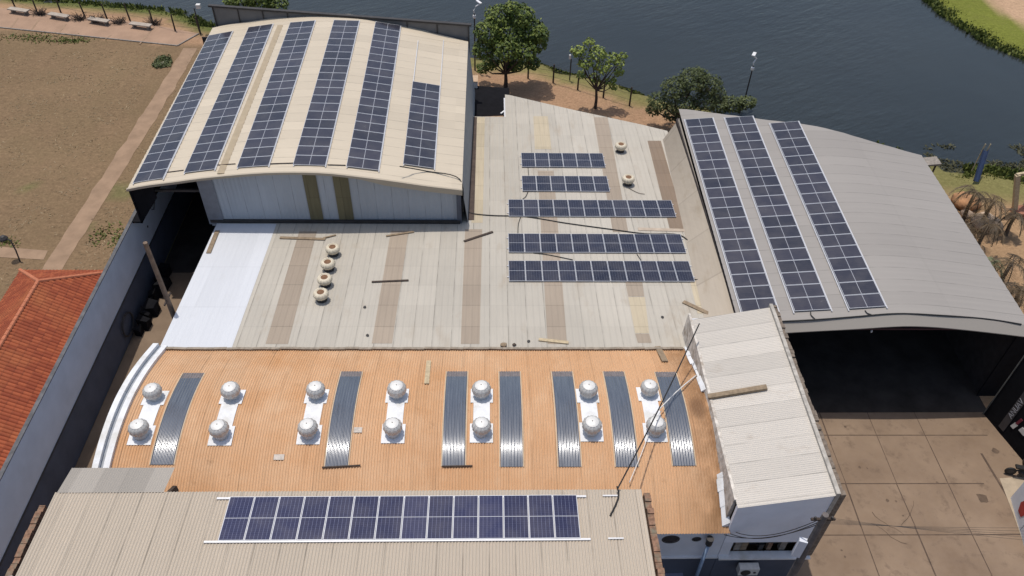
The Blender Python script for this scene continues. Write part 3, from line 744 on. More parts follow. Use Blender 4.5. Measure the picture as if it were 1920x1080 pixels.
# billboard-like screen behind the far gable, dark rail on posts
ps = MB(); ZT0, ZT1 = 9.8, 9.3
def sy(x): return 62.0-(x+22.3)*.087
def zt(x): return ZT0+(x+22.3)*(ZT1-ZT0)/20.7
ps.hexa([(-22.3, sy(-22.3), 7.0), (-1.6, sy(-1.6), 6.6), (-1.6, sy(-1.6)+.04, 6.6), (-22.3, sy(-22.3)+.04, 7.0), (-22.3, sy(-22.3), zt(-22.3)), (-1.6, sy(-1.6), zt(-1.6)), (-1.6, sy(-1.6)+.04, zt(-1.6)), (-22.3, sy(-22.3)+.04, zt(-22.3))])
pso = ps.build('end_screen', plain('grey_screen_panel', (.15, .145, .145), .8, var=.1, scale=1.5), hg)
MB().bar((-22.5, sy(-22.5), zt(-22.5)+.05), (-1.45, sy(-1.45), zt(-1.45)+.05), .3, .14).build('screen_rail', m_dark, pso)
for x in (-22.2, -20.2, -18.2, -16.2, -6.6, -4.2, -1.7):
    MB().bar((x, sy(x)-.04, 6.5), (x, sy(x)-.04, zt(x)), .09, .07).build('screen_post', m_dark, pso)

# ------------------------------------------------------------------ open shed on the right
os_ = thing('open_shed', (22, 40, 0), 'open fronted shed with grey low arched roof and three solar columns by the lake', 'building')
bc = [(14.25, 51.9), (22.1, 49.05), (27.3, 47.3), (30.5, 46.5)]
def backD(x): return float(np.interp(x, [p[0] for p in bc], [p[1] for p in bc]))
us = [i/150 for i in range(151)]; vs_ = frange(13.9, 30.6, .6)
b = MB(); b.uv = []
for u in us:
    for x in vs_:
        y = 30.2+(backD(x)-30.2)*u; xx = x+.012*(y-30.2)*max(0, (17-x)/3.1) if x < 17 else x
        b.v.append((xx, y, zD(x, y)+.012*math.cos(2*math.pi*y/.5))); b.uv.append((y, x))
nv = len(vs_)
b.f = [(i*nv+j, (i+1)*nv+j, (i+1)*nv+j+1, i*nv+j+1) for i in range(len(us)-1) for j in range(nv-1)]
b.build('roof', m_shedroof, os_, smooth=True)
fa = MB(); px_ = frange(13.9, 30.75, .6)
for a, c_ in zip(px_[:-1], px_[1:]):
    fa.hexa([(a, 29.70, zD_(a)-.42), (c_, 29.70, zD_(c_)-.42), (c_, 30.26, zD_(c_)-.06), (a, 30.26, zD_(a)-.06), (a, 29.70, zD_(a)-.37), (c_, 29.70, zD_(c_)-.37), (c_, 30.26, zD_(c_)+.03), (a, 30.26, zD_(a)+.03)])
fa.build('fascia', sheeting('fascia_sheet', (.36, .33, .295), pitch=2, lap=9, var=.1, streak=.1, stain=(.24, .19, .14)), os_)
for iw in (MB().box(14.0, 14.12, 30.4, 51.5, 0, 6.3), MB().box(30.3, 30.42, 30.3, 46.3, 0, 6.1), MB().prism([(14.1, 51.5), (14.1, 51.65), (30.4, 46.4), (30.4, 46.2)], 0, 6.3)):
    iw.build('wall', m_interior_shade, os_)
MB().add([(14.1, 28.95, .012), (30.3, 28.95, .012), (30.3, 46.3, .012), (14.1, 51.5, .012)], [(0, 1, 2, 3)]).build('floor', m_shedfloor, os_)  # shade-dark floor carried out past the roof edge to the shadow line
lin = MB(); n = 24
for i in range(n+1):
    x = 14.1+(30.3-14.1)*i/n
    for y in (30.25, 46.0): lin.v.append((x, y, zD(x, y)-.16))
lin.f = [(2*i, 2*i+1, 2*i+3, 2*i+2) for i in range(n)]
lin.build('roof_lining', m_interior_shade, os_)
MB().box(30.15, 35, 30.2, 30.27, 0, 6.0).build('added_dark_screen', m_net, os_)  # black sheet added so the view right of the shed reads dark
MB().box(14.1, 30.3, 30.6, 30.72, 5.55, 5.67).build('tie_beam', plain('oxide_red_beam', (.06, .025, .03), .8), os_)
vb_ = MB(); vb_.uv = []
va, vz = hit(1243, 262, zB), hit(1330, 640, zB)
for i in range(25):
    t = i/24; p = va.lerp(vz, t); y = 51.3+(30.4-51.3)*t; x1 = 13.97+.2*(1-t)
    for k in range(4):
        f = k/3; q = Vector((p.x, p.y, zB(p.x, p.y)+.015)).lerp(Vector((x1, y, zD(14, y)-.42)), f); vb_.v.append(tuple(q)); vb_.uv.append((f*2+.2, y))
vb_.f = [(i*4+k, i*4+k+1, (i+1)*4+k+1, (i+1)*4+k) for i in range(24) for k in range(3)]
vb_.build('valley_sheet', sheeting('valley_flashing', (.37, .32, .26), pitch=4, lap=4, var=.1, seam=0, streak=.1, stain=(.28, .23, .17), rough=.9), os_)
lb = MB(); lb.lathe([(.02, .25), (.03, .12), (.06, .08), (.06, 0)], 10, (21.9, 30.66, 5.32)); lb.build('lamp', m_white, os_)

# ------------------------------------------------------------------ tiled house and boundary wall
th = thing('tiled_house', (-26.2, 30, 0), 'house with red clay tile hip roof against the blue grey boundary wall', 'house')
ex0, ex1, ey1, ey0, ez, rz = -29.65, -23.24, 37.6, 8.0, 3.5, 5.6
rx = (ex0+ex1)/2; ry = ey1-3.5
def slope(name, base, o, udir, wid, vlen, rise, clip, nu):
    """waves of tiles: base corner o, along udir, climbing along base"""
    b = MB(); b.uv = []
    us_ = frange(0, wid, .22/8); vs2 = frange(0, 1, 1/12)
    rows = []
    for u in us_:
        k = clip(u); row = []
        for t in vs2:
            s_ = t*k; z = o[2]+rise*s_+.11*math.sqrt(abs(math.sin(math.pi*u/.22)))-.015*((s_*vlen/.36) % 1)
            row.append(len(b.v)); b.v.append((o[0]+udir[0]*u+base[0]*vlen*s_, o[1]+udir[1]*u+base[1]*vlen*s_, z)); b.uv.append((u, s_*vlen))
        rows.append(row)
    for i in range(len(rows)-1):
        for j in range(len(vs2)-1): b.f.append((rows[i][j], rows[i+1][j], rows[i+1][j+1], rows[i][j+1]))
    return b.build(name, m_tile, th)
half = rx-ex0
slope('tile_slope', (-1, 0), (ex1, ey0, ez), (0, 1), ey1-ey0, half, rz-ez, lambda u: min(1, (ey1-ey0-u)/half), 1)
slope('tile_slope', (1, 0), (ex0, ey0, ez), (0, 1), ey1-ey0, half, rz-ez, lambda u: min(1, (ey1-ey0-u)/half), 1)
slope('tile_hip', (0, -1), (ex0, ey1, ez), (1, 0), ex1-ex0, half, rz-ez, lambda u: min(u, ex1-ex0-u)/half, 1)
def caps(a, c_, name):
    b = MB(); a, c_ = Vector(a), Vector(c_); n = int((c_-a).length/.36)
    for i in range(n):
        p, q = a.lerp(c_, i/n), a.lerp(c_, (i+1.1)/n); b.tube([p, q], [.12, .10], 8)
    return b.build(name, plain('ridge_tile', (.42, .145, .075), .85, var=.15, scale=4), th)
caps((rx, ey0, rz+.05), (rx, ey1-half, rz+.05), 'ridge_cap')
caps((ex0, ey1, ez+.06), (rx, ey1-half, rz+.05), 'hip_cap'); caps((ex1, ey1, ez+.06), (rx, ey1-half, rz+.05), 'hip_cap')
MB().box(ex0+.5, ex1-.05, ey0, ey1-.5, 0, ez).build('wall', m_wall_white, th)
bw = thing('boundary_wall', (-23, 30, 0), 'long blue grey boundary wall with navy base between tiled house and yard', 'wall')
MB().box(-23.2, -23.0, 3, 61, 2.55, 5.3).build('upper_wall', m_wall_blue, bw)
MB().box(-23.21, -22.99, 3, 61, 5.3, 5.36).build('added_dark_cap', plain('sun_dulling_dark', (.10, .10, .105), .95, var=.3), bw)  # dark cap added to take the sunlit brightness off the wall top
MB().box(-23.2, -22.98, 3, 61, 0, 2.5).build('lower_wall', m_wall_navy, bw)
MB().box(-23.2, -22.93, 3, 61, 2.5, 2.55).build('wall_band', m_dark, bw)
sp = MB()
for (y, z, r) in ((41.9, 3.6, .09),):
    sp.tube([(-22.995, y, z), (-22.985, y, z)], r, 12)
sp.build('wall_hole', m_interior_shade, bw)
bk = MB(); bk.tube([(-22.95, 43.1, 4.1), (-22.8, 43.1, 4.1), (-22.8, 43.8, 4.6), (-22.95, 43.8, 4.7)], .035, 6); bk.build('wall_bracket', m_dark, bw)

# ------------------------------------------------------------------ solar panels: one of each kind, then copies
def make_panel(mat, label, cat='solar panel'):
    """long side along local x, 2.0 x 1.0 m, origin at the centre of the glass"""
    b = MB(); L, W_, f, t = 1.0, .5, .024, .035
    for x0, x1, y0, y1 in ((-L, L, -W_, -W_+f), (-L, L, W_-f, W_), (-L, -L+f, -W_+f, W_-f), (L-f, L, -W_+f, W_-f)):
        b.box(x0, x1, y0, y1, -t, 0)
    b.add([(-L+f, -W_+f, -t+.004), (L-f, -W_+f, -t+.004), (L-f, W_-f, -t+.004), (-L+f, W_-f, -t+.004)], [(3, 2, 1, 0)])
    r = b.build('solar_panel', m_alu, local=True); tag(r, label, cat)
    g_ = MB().add([(-L+f, -W_+f, -.004), (L-f, -W_+f, -.004), (L-f, W_-f, -.004), (-L+f, W_-f, -.004)], [(0, 1, 2, 3)])
    g_.build('cell_glass', mat, r, local=True)
    return r
def place(src, first, center, ux, uy, label, group):
    ux = (Vector(ux).normalized()+Vector((0, 0, random.gauss(0, .003)))).normalized(); n = ux.cross(Vector(uy)+Vector((0, 0, random.gauss(0, .004)))).normalized(); uy = n.cross(ux)
    mt = Matrix(((ux.x, uy.x, n.x, center[0]), (ux.y, uy.y, n.y, center[1]), (ux.z, uy.z, n.z, center[2]), (0, 0, 0, 1)))
    if first: o = src; o.matrix_basis = mt
    else: o = copy_tree(src, mt)
    o['label'] = label; o['group'] = group
    return o
m_ = MB()
def rail(a, b_, label, wd=.06):
    o = MB().bar(a, b_, wd, .045).build('mounting_rail', m_rail)
    tag(o, label, 'rail', 'aluminium rails under the solar panels')
proto = make_panel(m_cell_grey, 'x'); used = False
hcols = [(19, (-22.20, 40.62)), (19, (-19.00, 40.95)), (19, (-15.62, 40.9)), (19, (-12.15, 40.95)), (19, (-8.92, 41.1)), (10, (-5.52, 42.15))]
yaw = math.radians(.5)
for ci, (n, (x0, y0)) in enumerate(hcols):
    for k in range(n):
        yc = y0+.5+k*1.02; xl = x0-.0087*(yc-y0); xr = xl+2.0
        zl, zr, zm = zH(xl, yc), zH(xr, yc), zH((xl+xr)/2, yc)
        up = max(.10, zm-(zl+zr)/2+.07)
        place(proto, not used, ((xl+xr)/2, yc+.0087, (zl+zr)/2+up), (xr-xl, .0175, zr-zl), (-.0087, 1, .0092),
              '%s grey blue panel from the near end of the %s column on the cream hangar' % (ORD[k+1], ORD[ci+1]), 'solar panels on the cream hangar roof'); used = True
    for e, side in ((.06, 'left'), (1.94, 'right')):
        ya, yb = y0-.12, y0+n*1.02+(.1 if ci < 5 else 7.0 if e > 1 else 6.2)
        xa, xb = x0+e, x0+e-.0087*(yb-ya)
        f_ = lambda x, y: zH(x, y)+.052
        if e > 1: xa += .07; xb += .07
        rail((xa, ya, f_(xa, ya)), (xb, yb, f_(xb, yb)), 'aluminium rail under %s edge of the %s panel column on the cream hangar' % (side, ORD[ci+1]))
proto2 = make_panel(m_cell_grey, 'x'); used = False
dcols = [(19, 14.22, 30.95), (19, 17.10, 30.85), (18, 20.12, 30.82)]
for ci, (n, x0, y0) in enumerate(dcols):
    for k in range(n):
        yc = y0+.5+k*1.02; xl = x0+.006*(yc-y0); xr = xl+2.0
        zl, zr = zD(xl, yc), zD(xr, yc)
        place(proto2, not used, ((xl+xr)/2, yc, (zl+zr)/2+.11), (2, 0, zr-zl), (0, 1, .021),
              '%s dark panel from the near end of the %s column on the grey open shed' % (ORD[k+1], ORD[ci+1]), 'solar panels on the open shed roof'); used = True
    for e, side in ((-.05, 'left'), (2.05, 'right')):
        ya, yb = y0-.14, y0+n*1.02+.05; xa, xb = x0+e, x0+e+.006*(yb-ya)
        rail((xa, ya, zD(xa, ya)+.06), (xb, yb, zD(xb, yb)+.06), 'aluminium rail at %s side of the %s panel column on the open shed' % (side, ORD[ci+1]), .06)
proto3 = make_panel(m_cell_dark, 'x'); used = False
brow = [(6, 2.36, 49.69, 'farthest'), (6, 2.31, 46.46, 'second farthest'), (11, 1.30, 43.37, 'middle'), (11, 1.22, 39.40, 'second nearest'), (11, 1.19, 36.54, 'nearest')]
for ri, (n, x0, yt, nm) in enumerate(brow):
    for k in range(n):
        xc = x0+.5+k*1.02; yc = yt-1.0
        place(proto3, not used, (xc, yc, zB(xc, yc)+.105), (0, -1, TB), (1, 0, 0),
              '%s panel from the left in the %s row on the grey warehouse roof' % (ORD[k+1], nm), 'solar panels on the grey warehouse roof'); used = True
    for yy, side in ((yt-.45, 'far'), (yt-1.55, 'near')):
        rail((x0-.1, yy, zB(0, yy)+.045), (x0+n*1.02+.08, yy, zB(0, yy)+.045), 'aluminium rail under the %s half of the %s panel row on grey roof' % (side, nm))
proto4 = make_panel(m_cell_blue, 'x'); used = False
for k in range(14):
    xc = -10.61+.5+k*1.02; yc = 17.77-1.0
    place(proto4, not used, (xc, yc, zA(xc, yc)+.10), (0, -1, TA), (1, 0, 0), '%s deep blue panel from the left on the beige front roof' % ORD[k+1], 'deep blue panels on the beige front roof'); used = True
for yy, side in ((17.72, 'far'), (15.74, 'near')):
    rail((-11.15, yy, zA(0, yy)+.05), (4.05, yy, zA(0, yy)+.05), 'white aluminium rail along the %s edge of the deep blue panels' % side, .085)
    xa = P(1130 if side == 'far' else 1139, 928 if side == 'far' else 1003, 9.25).x
    rail((xa, yy+.03, zA(0, yy)+.045), (xa+.62, yy+.03, zA(0, yy)+.045), 'short spare rail on the beige roof right of the panels, %s one' % side, .06)

# ------------------------------------------------------------------ turbine vents
def make_vent(kind):
    r = D.objects.new('turbine_vent', None); r.empty_display_size = .2; COL.objects.link(r)
    r['category'] = 'roof vent'; r['label'] = 'x'
    N_ = 56; vane = lambda j, k: (1.0 if (k//2) % 2 else .95) if 0 < j < 8 else 1
    if kind == 'white':
        MB().lathe([(.36, -.12), (.30, .02), (.29, .24)], 24).build('throat', m_galv, r, True, True)
        MB().lathe([(.30, .15), (.40, .20), (.455, .30), (.472, .41), (.462, .51), (.425, .60), (.36, .67), (.30, .705)], N_, mod=vane).build('vane_head', m_vane, r, False, True)
        c = MB().lathe([(.33, .688), (.30, .708), (.22, .738), (.12, .755), (.04, .76)], 28).build('top_cap', m_galv, r, True, True)
        MB().lathe([(.025, .755), (.025, .775)], 8).build('bolt', m_dark, c, False, True)
    else:
        MB().lathe([(.34, -.12), (.28, .02), (.27, .24)], 24).build('throat', m_dark, r, True, True)
        MB().lathe([(.27, .20), (.36, .25), (.425, .33), (.45, .43), (.44, .52), (.39, .60), (.32, .645), (.27, .65), (.26, .62)], N_, mod=vane).build('vane_head', m_beige, r, False, True)
        MB().lathe([(.255, .60), (.2, .625), (.05, .635)], 20).build('top_cap', m_rusty, r, True, True)
    return r
wv_ = make_vent('white'); first = True
vents = [((288, 735), (259, 804)), ((433, 733), (411, 805)), ((592, 732), (577, 803)), ((743, 731), (737, 801)), ((903, 731), (903, 800)), ((1102, 731), (1111, 798)), ((1217, 728), (1231, 799))]
for i, (a, c_) in enumerate(vents):
    pa, pc = hit(*a, zO, .45), hit(*c_, zO, .45)
    x = (pa.x+pc.x)/2; ya, yc = pa.y, pc.y
    b = MB()
    def strip(x0, x1, y0, y1, lift):
        ys2 = frange(y0, y1, .25)
        for p, q in zip(ys2[:-1], ys2[1:]):
            b.hexa([(x0, p, zO(0, p)+lift-.02), (x1, p, zO(0, p)+lift-.02), (x1, q, zO(0, q)+lift-.02), (x0, q, zO(0, q)+lift-.02), (x0, p, zO(0, p)+lift), (x1, p, zO(0, p)+lift), (x1, q, zO(0, q)+lift), (x0, q, zO(0, q)+lift)])
    strip(x-.40, x+.40, yc+.45, ya-.5, .036); strip(x-.55, x+.55, ya-.5, ya+.45, .042); strip(x-.55, x+.55, yc-.55, yc+.45, .042)
    o = b.build('vent_base_sheet', m_white); tag(o, 'white base sheet under the %s pair of vents from the left' % ORD[i+1], 'base sheet', 'white base sheets on the orange roof')
    for nm, y in (('far', ya), ('near', yc)):
        mt = Matrix.Translation((x, y, zO(x, y)+.10)) @ Matrix.Rotation(random.uniform(-.05, .05), 4, 'X') @ Matrix.Rotation(random.uniform(-.05, .05), 4, 'Y') @ Matrix.Rotation(random.uniform(0, 6), 4, 'Z') @ Matrix.Scale(random.uniform(.95, 1.03), 4)
        o = wv_ if first else copy_tree(wv_, mt)
        if first: o.matrix_basis = mt; first = False
        o['label'] = 'white turbine vent, %s one of the %s pair from the left' % (nm, ORD[i+1]); o['group'] = 'white turbine vents on the orange roof'
bv = make_vent('beige'); first = True
for i, (q, lb) in enumerate((((624, 468), 'farthest of the four in line'), ((615, 496), 'second farthest of the four in line'), ((609, 525), 'third farthest of the four in line'), ((602, 553), 'nearest of the four in line'), ((1164, 275), 'far one of the two right of the panels'), ((1178, 337), 'near one of the two right of the panels'))):
    p = hit(*q, zB, .42); mt = Matrix.Translation((p.x, p.y, zB(p.x, p.y)+.04)) @ Matrix.Rotation(random.uniform(0, 6), 4, 'Z')
    o = bv if first else copy_tree(bv, mt)
    if first: o.matrix_basis = mt; first = False
    o['label'] = 'cream turbine vent on grey roof, %s' % lb; o['group'] = 'cream turbine vents on the grey roof'

# ------------------------------------------------------------------ planks and small things lying on the roofs
def plank(q0, q1, zf, wd, mat, label, th_=.05, name='plank', lift=.03):
    a, c_ = hit(*q0, zf, lift), hit(*q1, zf, lift)
    o = MB().bar(a+Vector((0, 0, th_/2)), c_+Vector((0, 0, th_/2)), wd, th_).build(name, mat); tag(o, label, 'plank')
plank((408, 433), (391, 475), zB, .28, m_wood, 'brown plank lying on the white painted roof section')
plank((525, 446), (610, 449), zB, .20, m_wood, 'long brown plank below hangar wall near the white section')
plank((606, 447), (630, 441), zB, .10, m_wood, 'short stick beside the vents under the hangar wall', name='stick')
plank((724, 443), (776, 435), zB, .13, m_wood, 'brown plank across a skylight just below the hangar wall')
plank((870, 453), (924, 435), zB, .15, m_wood_dark, 'dark slanting plank left of the solar rows')
plank((697, 529), (766, 526), zB, .11, m_wood_dark, 'dark stick across the middle of the grey roof', name='stick')
plank((1010, 637), (1066, 643), zB, .20, m_wood_pale, 'pale plank at the grey roof edge above the orange roof')
plank((1230, 645), (1247, 678), zO, .32, m_wood, 'short brown plank overlapping the right end of the orange roof', lift=.06)
plank((1281, 566), (1336, 592), zB, .26, m_wood, 'brown plank beside the far left corner of the annexe')
plank((1327, 746), (1437, 728), zE, .26, m_wood, 'thick weathered timber lying across the pale annexe roof', .16)
plank((804, 677), (800, 720), zO, .24, m_wood_pale, 'pale short board on the orange roof', lift=.03)
plank((604, 877), (676, 873), zO, .06, m_wood_dark, 'dark stick under the second smoked skylight', name='stick', lift=.05)
plank((829, 875), (886, 874), zO, .06, m_wood_dark, 'dark stick under the third smoked skylight', name='stick', lift=.05)
def pebble(q, zf, r, mat, label, name, cat):
    p = hit(*q, zf, .03); b = MB(); n = 9
    b.lathe([(r*.7, 0), (r, r*.25), (r*.8, r*.55), (r*.3, r*.7)], n, p, mod=lambda j, k: random.uniform(.75, 1.2))
    tag(b.build(name, mat), label, cat)
pebble((944, 648), zB, .2, m_wood, 'brown stone at the seam between grey and orange roofs, larger one', 'stone', 'stone')
pebble((964, 647), zB, .12, m_wood_dark, 'small dark stone at the seam between grey and orange roofs', 'stone', 'stone')
for q, l in (((684, 576), 'dark pebble on the grey roof right of the four vents'), ((689, 629), 'dark pebble on the grey roof near the orange edge'), ((991, 640), 'dark scrap on the grey roof near the pale plank'), ((1242, 595), 'dark scrap on the grey roof near the annexe')):
    pebble(q, zB, .09, m_dark, l, 'pebble', 'pebble')
m_smoke_pale = plain('pale_sealant', (.46, .41, .36), .8, var=.2, scale=7)
def scrap(q, zf, w2, d, label):
    p = hit(*q, zf, .05); o = MB().hexa([(p.x-w2, p.y-d, zf(0, p.y-d)+.04), (p.x+w2, p.y-d, zf(0, p.y-d)+.04), (p.x+w2, p.y+d, zf(0, p.y+d)+.04), (p.x-w2, p.y+d, zf(0, p.y+d)+.04),
        (p.x-w2, p.y-d, zf(0, p.y-d)+.055), (p.x+w2, p.y-d, zf(0, p.y-d)+.055), (p.x+w2, p.y+d, zf(0, p.y+d)+.055), (p.x-w2, p.y+d, zf(0, p.y+d)+.055)]).build('patch_sheet', m_smoke_pale)
    tag(o, label, 'patch')
scrap((523, 857), zO, .24, .13, 'small pale patch on the lower left of the orange roof')
scrap((671, 806), zO, .2, .14, 'small pale patch right of the second smoked skylight')

# cables
def cable(pts, r, mat, label, cat='cable', name='cable'):
    ps_ = [Vector(p) for p in pts]; out = []
    for i in range(len(ps_)-1):
        p0 = ps_[max(0, i-1)]; p1 = ps_[i]; p2 = ps_[i+1]; p3 = ps_[min(len(ps_)-1, i+2)]
        for k in range(6):
            t = k/6; out.append(.5*((2*p1)+(-p0+p2)*t+(2*p0-5*p1+4*p2-p3)*t*t+(-p0+3*p1-3*p2+p3)*t**3))
    out.append(ps_[-1])
    o = MB().tube(out, r, 6).build(name, mat, smooth=True); tag(o, label, cat)
def onB(*q): return [hit(*k, zB, .05) for k in q]
cable([PY(750, 314, 40.9)+Vector((0, 0, .08)), hit(800, 321, zH, .06), hit(862, 336, zH, .08), Vector((-1.68, 40.1, 6.6))]+onB((868, 392), (885, 400), (925, 404), (985, 406), (1060, 418), (1140, 429), (1210, 438), (1272, 440), (1300, 462), (1330, 495), (1357, 525), (1372, 560)), .035, m_black, 'long black cable from the cream hangar across the grey roof to the shed')
cable(onB((1301, 524), (1325, 526), (1347, 540), (1366, 560), (1377, 582)), .03, m_black, 'black cable from the nearest solar row towards the annexe')
cable(onB((1000, 474), (1030, 478), (1074, 487)), .025, m_black, 'short black cable between the two nearest solar rows on the left')
cable(onB((1194, 476), (1202, 488)), .022, m_black, 'very short cable between the two nearest solar rows on the right')
cable(onB((976, 407), (972, 420), (971, 437)), .022, m_black, 'short cable hanging between the middle and second nearest rows')
cable(onB((990, 359), (986, 368), (980, 373)), .022, m_black, 'short cable between the second farthest and middle rows')
cable(onB((990, 314), (991, 328)), .022, m_black, 'short cable between the two farthest solar rows')
cable(onB((1178, 352), (1195, 361), (1209, 364)), .018, m_wood_dark, 'thin stick of wire beside the near cream vent')
sh = lambda *q: [hit(*k, zD, .06) for k in q]
cable(sh((1455, 603), (1520, 600), (1600, 594), (1680, 588), (1760, 591), (1850, 598), (1915, 608)), .04, m_black, 'black cable along the front edge of the open shed roof')
cable(sh((1520, 585), (1521, 591), (1528, 598)), .03, m_black, 'short cable from the second column of the open shed panels')
cable(sh((1622, 582), (1626, 587), (1634, 590)), .03, m_black, 'short cable from the third column of the open shed panels')
for i, (qa, qb, nm) in enumerate((((309.5+120, 345), (405, 327), 'first and second'), ((404, 309.5), (441.5, 307), 'second and third'), ((506, 306.8), (551, 305.5), 'third and fourth'), ((614, 308.7), (648, 309.7), 'fourth and fifth'))):
    if i == 0: qa, qb = (304, 324), (344, 319)
    cable([hit(*qa, zH, .05), hit(*qb, zH, .05)], .028, m_wood_dark, 'dark conduit joining the %s panel columns on the cream hangar' % nm, 'conduit', 'conduit')
# lead-in cable and pale conduit slung from the annexe to the front roof
a = Vector((10.9, 28.2, 8.6)); e = Vector((5.35, 17.9, 9.5))
pts = [a.lerp(e, t)-Vector((0, 0, .5*math.sin(math.pi*t))) for t in (0, .2, .4, .6, .8, 1)]
cable(pts, .032, m_black, 'thick black overhead cable slung from the annexe to the beige front roof')
cable([PY(1157, 912, 18.0), hit(1160, 928, zA, .06), hit(1155, 945, zA, .06), hit(1144, 967, zA, .06)], .035, m_black, 'loose black cable end lying on the beige front roof')
a, e = hit(1305, 704, zO, .1), hit(1226, 778, zO, .55)
cable([a, a.lerp(e, .5)+Vector((0, 0, .2)), e], .032, m_galv, 'pale conduit running from annexe wall to the last vent pair', 'conduit', 'conduit')
cable([hit(1240, 770, zO, .3), hit(1222, 800, zO, .25), hit(1203, 850, zO, .2), hit(1180, 905, zO, .3)], .02, m_galv, 'thin pale wire beside the rightmost smoked skylights', 'wire', 'wire')

# ------------------------------------------------------------------ poles, lamps, benches, fences
pl = PX(272, 455, -18.15)
po = thing('utility_pole', (pl.x, pl.y, 0), 'weathered timber pole standing in the yard left of the white roof section', 'pole')
MB().tube([(pl.x, pl.y, 0), (pl.x, pl.y, pl.z)], [.17, .12], 12).build('shaft', plain('weathered_pole', (.16, .115, .085), .95, var=.3, scale=3), po)
MB().bar((pl.x-.02, pl.y-.5, pl.z-4.2), (pl.x+.02, pl.y+.5, pl.z-4.2), .08, .1).build('crossarm', m_wood_dark, po)
for i in range(5):
    y = 37.3-i*1.45
    o = MB().bar((-17.62, y, 4.95), (-17.62-random.uniform(.25, .5), y, 4.95), .08, .08).build('rafter_end', m_wood_dark, wh)
up_ = PY(1548, 965, 16.6)
u = thing('utility_pole', (up_.x, up_.y, 0), 'dark power pole with wires in front of the annexe', 'pole')
MB().tube([(up_.x, up_.y, 0), (up_.x, up_.y, up_.z)], [.20, .13], 12).build('shaft', plain('grey_pole', (.115, .10, .095), .9, var=.25, scale=3), u)
MB().bar((up_.x-.5, up_.y, up_.z-.35), (up_.x+.5, up_.y, up_.z-.35), .1, .1).build('crossarm', m_wood_dark, u)
bz = MB(); bz.bar((up_.x-.12, up_.y, up_.z-2.8), (up_.x-.45, up_.y+.1, up_.z-2.8), .22, 1.3); bz.build('junction_box', m_wall_blue, u)
for k in range(3):
    MB().lathe([(.05, 0), (.06, .06), (.04, .12)], 8, (up_.x-.35+.35*k, up_.y, up_.z-.30)).build('insulator', m_dark, u)
def wire(a, b, sag, r, label):
    a, b = Vector(a), Vector(b); pts = [a.lerp(b, t)-Vector((0, 0, sag*4*t*(1-t))) for t in [i/12 for i in range(13)]]
    tag(MB().tube(pts, r, 5).build('wire', m_dark), label, 'wire')
tp = Vector((up_.x, up_.y, up_.z-.2))
for k, (dz, sag) in enumerate(((0.0, .8), (-.25, .9), (-.5, .7))):
    wire(tp+Vector((0, 0, dz)), (11.3-.25*k, 18.2, 5.3-.1*k), sag, .018, '%s service wire from the power pole to the orange vault corner' % ('upper', 'middle', 'lower')[k])
for k in range(5):
    wire(tp+Vector((0, 0, -.12*k)), (36, 15.0+.5*k, 8.6-.05*k),   .6, .006, 'thin wire crossing over the apron from the power pole, %s of five' % ORD[k+1])
def street_lamp(base, top, label, head=(.5, .2), double=False):
    r = thing('street_lamp', base, label, 'street lamp', 'street lamps by the lake')
    MB().tube([base, (base[0], base[1], top[2]-1.0)], [.075, .055], 8).build('post', m_dark, r)
    MB().tube([(base[0], base[1], top[2]-1.0), (base[0]-.05, base[1], top[2]-.75), (base[0]+.15, base[1]+.1, top[2]-.4), Vector(top)-Vector((0, 0, .05))], .06, 8).build('arm', m_white, r)
    MB().bar(Vector(top)-Vector((.05, .1, .05)), Vector(top)+Vector((head[0], .35, .05)), head[1], .1).build('lamp_head', m_white, r)
    MB().lathe([(.1, 0), (.16, .1), (.14, .3), (.05, .34)], 10, (base[0], base[1], top[2]-1.5)).build('sensor_box', m_white, r)
b_ = P(1395, 192); t_ = PY(1413, 103, b_.y)
street_lamp(b_, t_, 'white headed street lamp against the lake behind the dark bushy tree', (.2, .28))
b_ = Vector((-1.4, 70.0, 0)); t_ = PY(903, 5, 70.0)
street_lamp(b_, t_, 'white street lamp rising behind the big round tree', (-.45, .22))
def small_lamp(base, top, label, hw=.2):
    r = thing('lamp_post', base, label, 'lamp post')
    MB().tube([base, (base[0], base[1], top[2]-.4)], .06, 8).build('post', m_dark, r)
    MB().box(top[0]-hw, top[0]+hw, top[1]-hw, top[1]+hw, top[2]-.4, top[2]).build('lamp_head', m_galv, r)
b_ = P(376, 61); small_lamp(b_, PY(371, 8, b_.y), 'lamp post with square white head beside the hangar end of the lakeside walk')
b_ = P(1068, 150); small_lamp(b_, PY(1069, 103, b_.y), 'slim post with pale head on the bank left of the yellow green tree', .08)
b_ = P(38, 491); r = thing('garden_lamp', b_, 'short dark curved garden lamp on the dry field above the tiled house', 'lamp')
MB().tube([b_, b_+Vector((.05, .1, 1.0)), b_+Vector((-.1, .3, 1.7)), b_+Vector((-.45, .35, 1.95))], .05, 8).build('post', m_dark, r)
MB().lathe([(.3, 0), (.28, .1), (.15, .26), (.05, .3)], 14, b_+Vector((-.55, .35, 1.8))).build('lamp_head', m_dark, r)
def post(q, h, label, lean=(0, 0)):
    p = P(*q); b = MB().tube([p, p+Vector((lean[0], lean[1], h))], [.085, .07], 7)
    tag(b.build('fence_post', m_wood_dark), label, 'fence post', 'fence posts along the lake bank')
lp_ = [(27, 11), (72, 29), (114, 23), (160, 33), (202, 38.5), (244, 38.5), (288, 47), (329, 59), (376, 64)]
nm = ['leftmost', 'second', 'third', 'fourth', 'fifth', 'sixth', 'seventh', 'eighth', 'last']
for q, l in zip(lp_, nm): post(q, 1.75+random.uniform(-.1, .1), '%s dark fence post from the left along the lakeside walk' % l, (random.uniform(-.1, .05), 0))
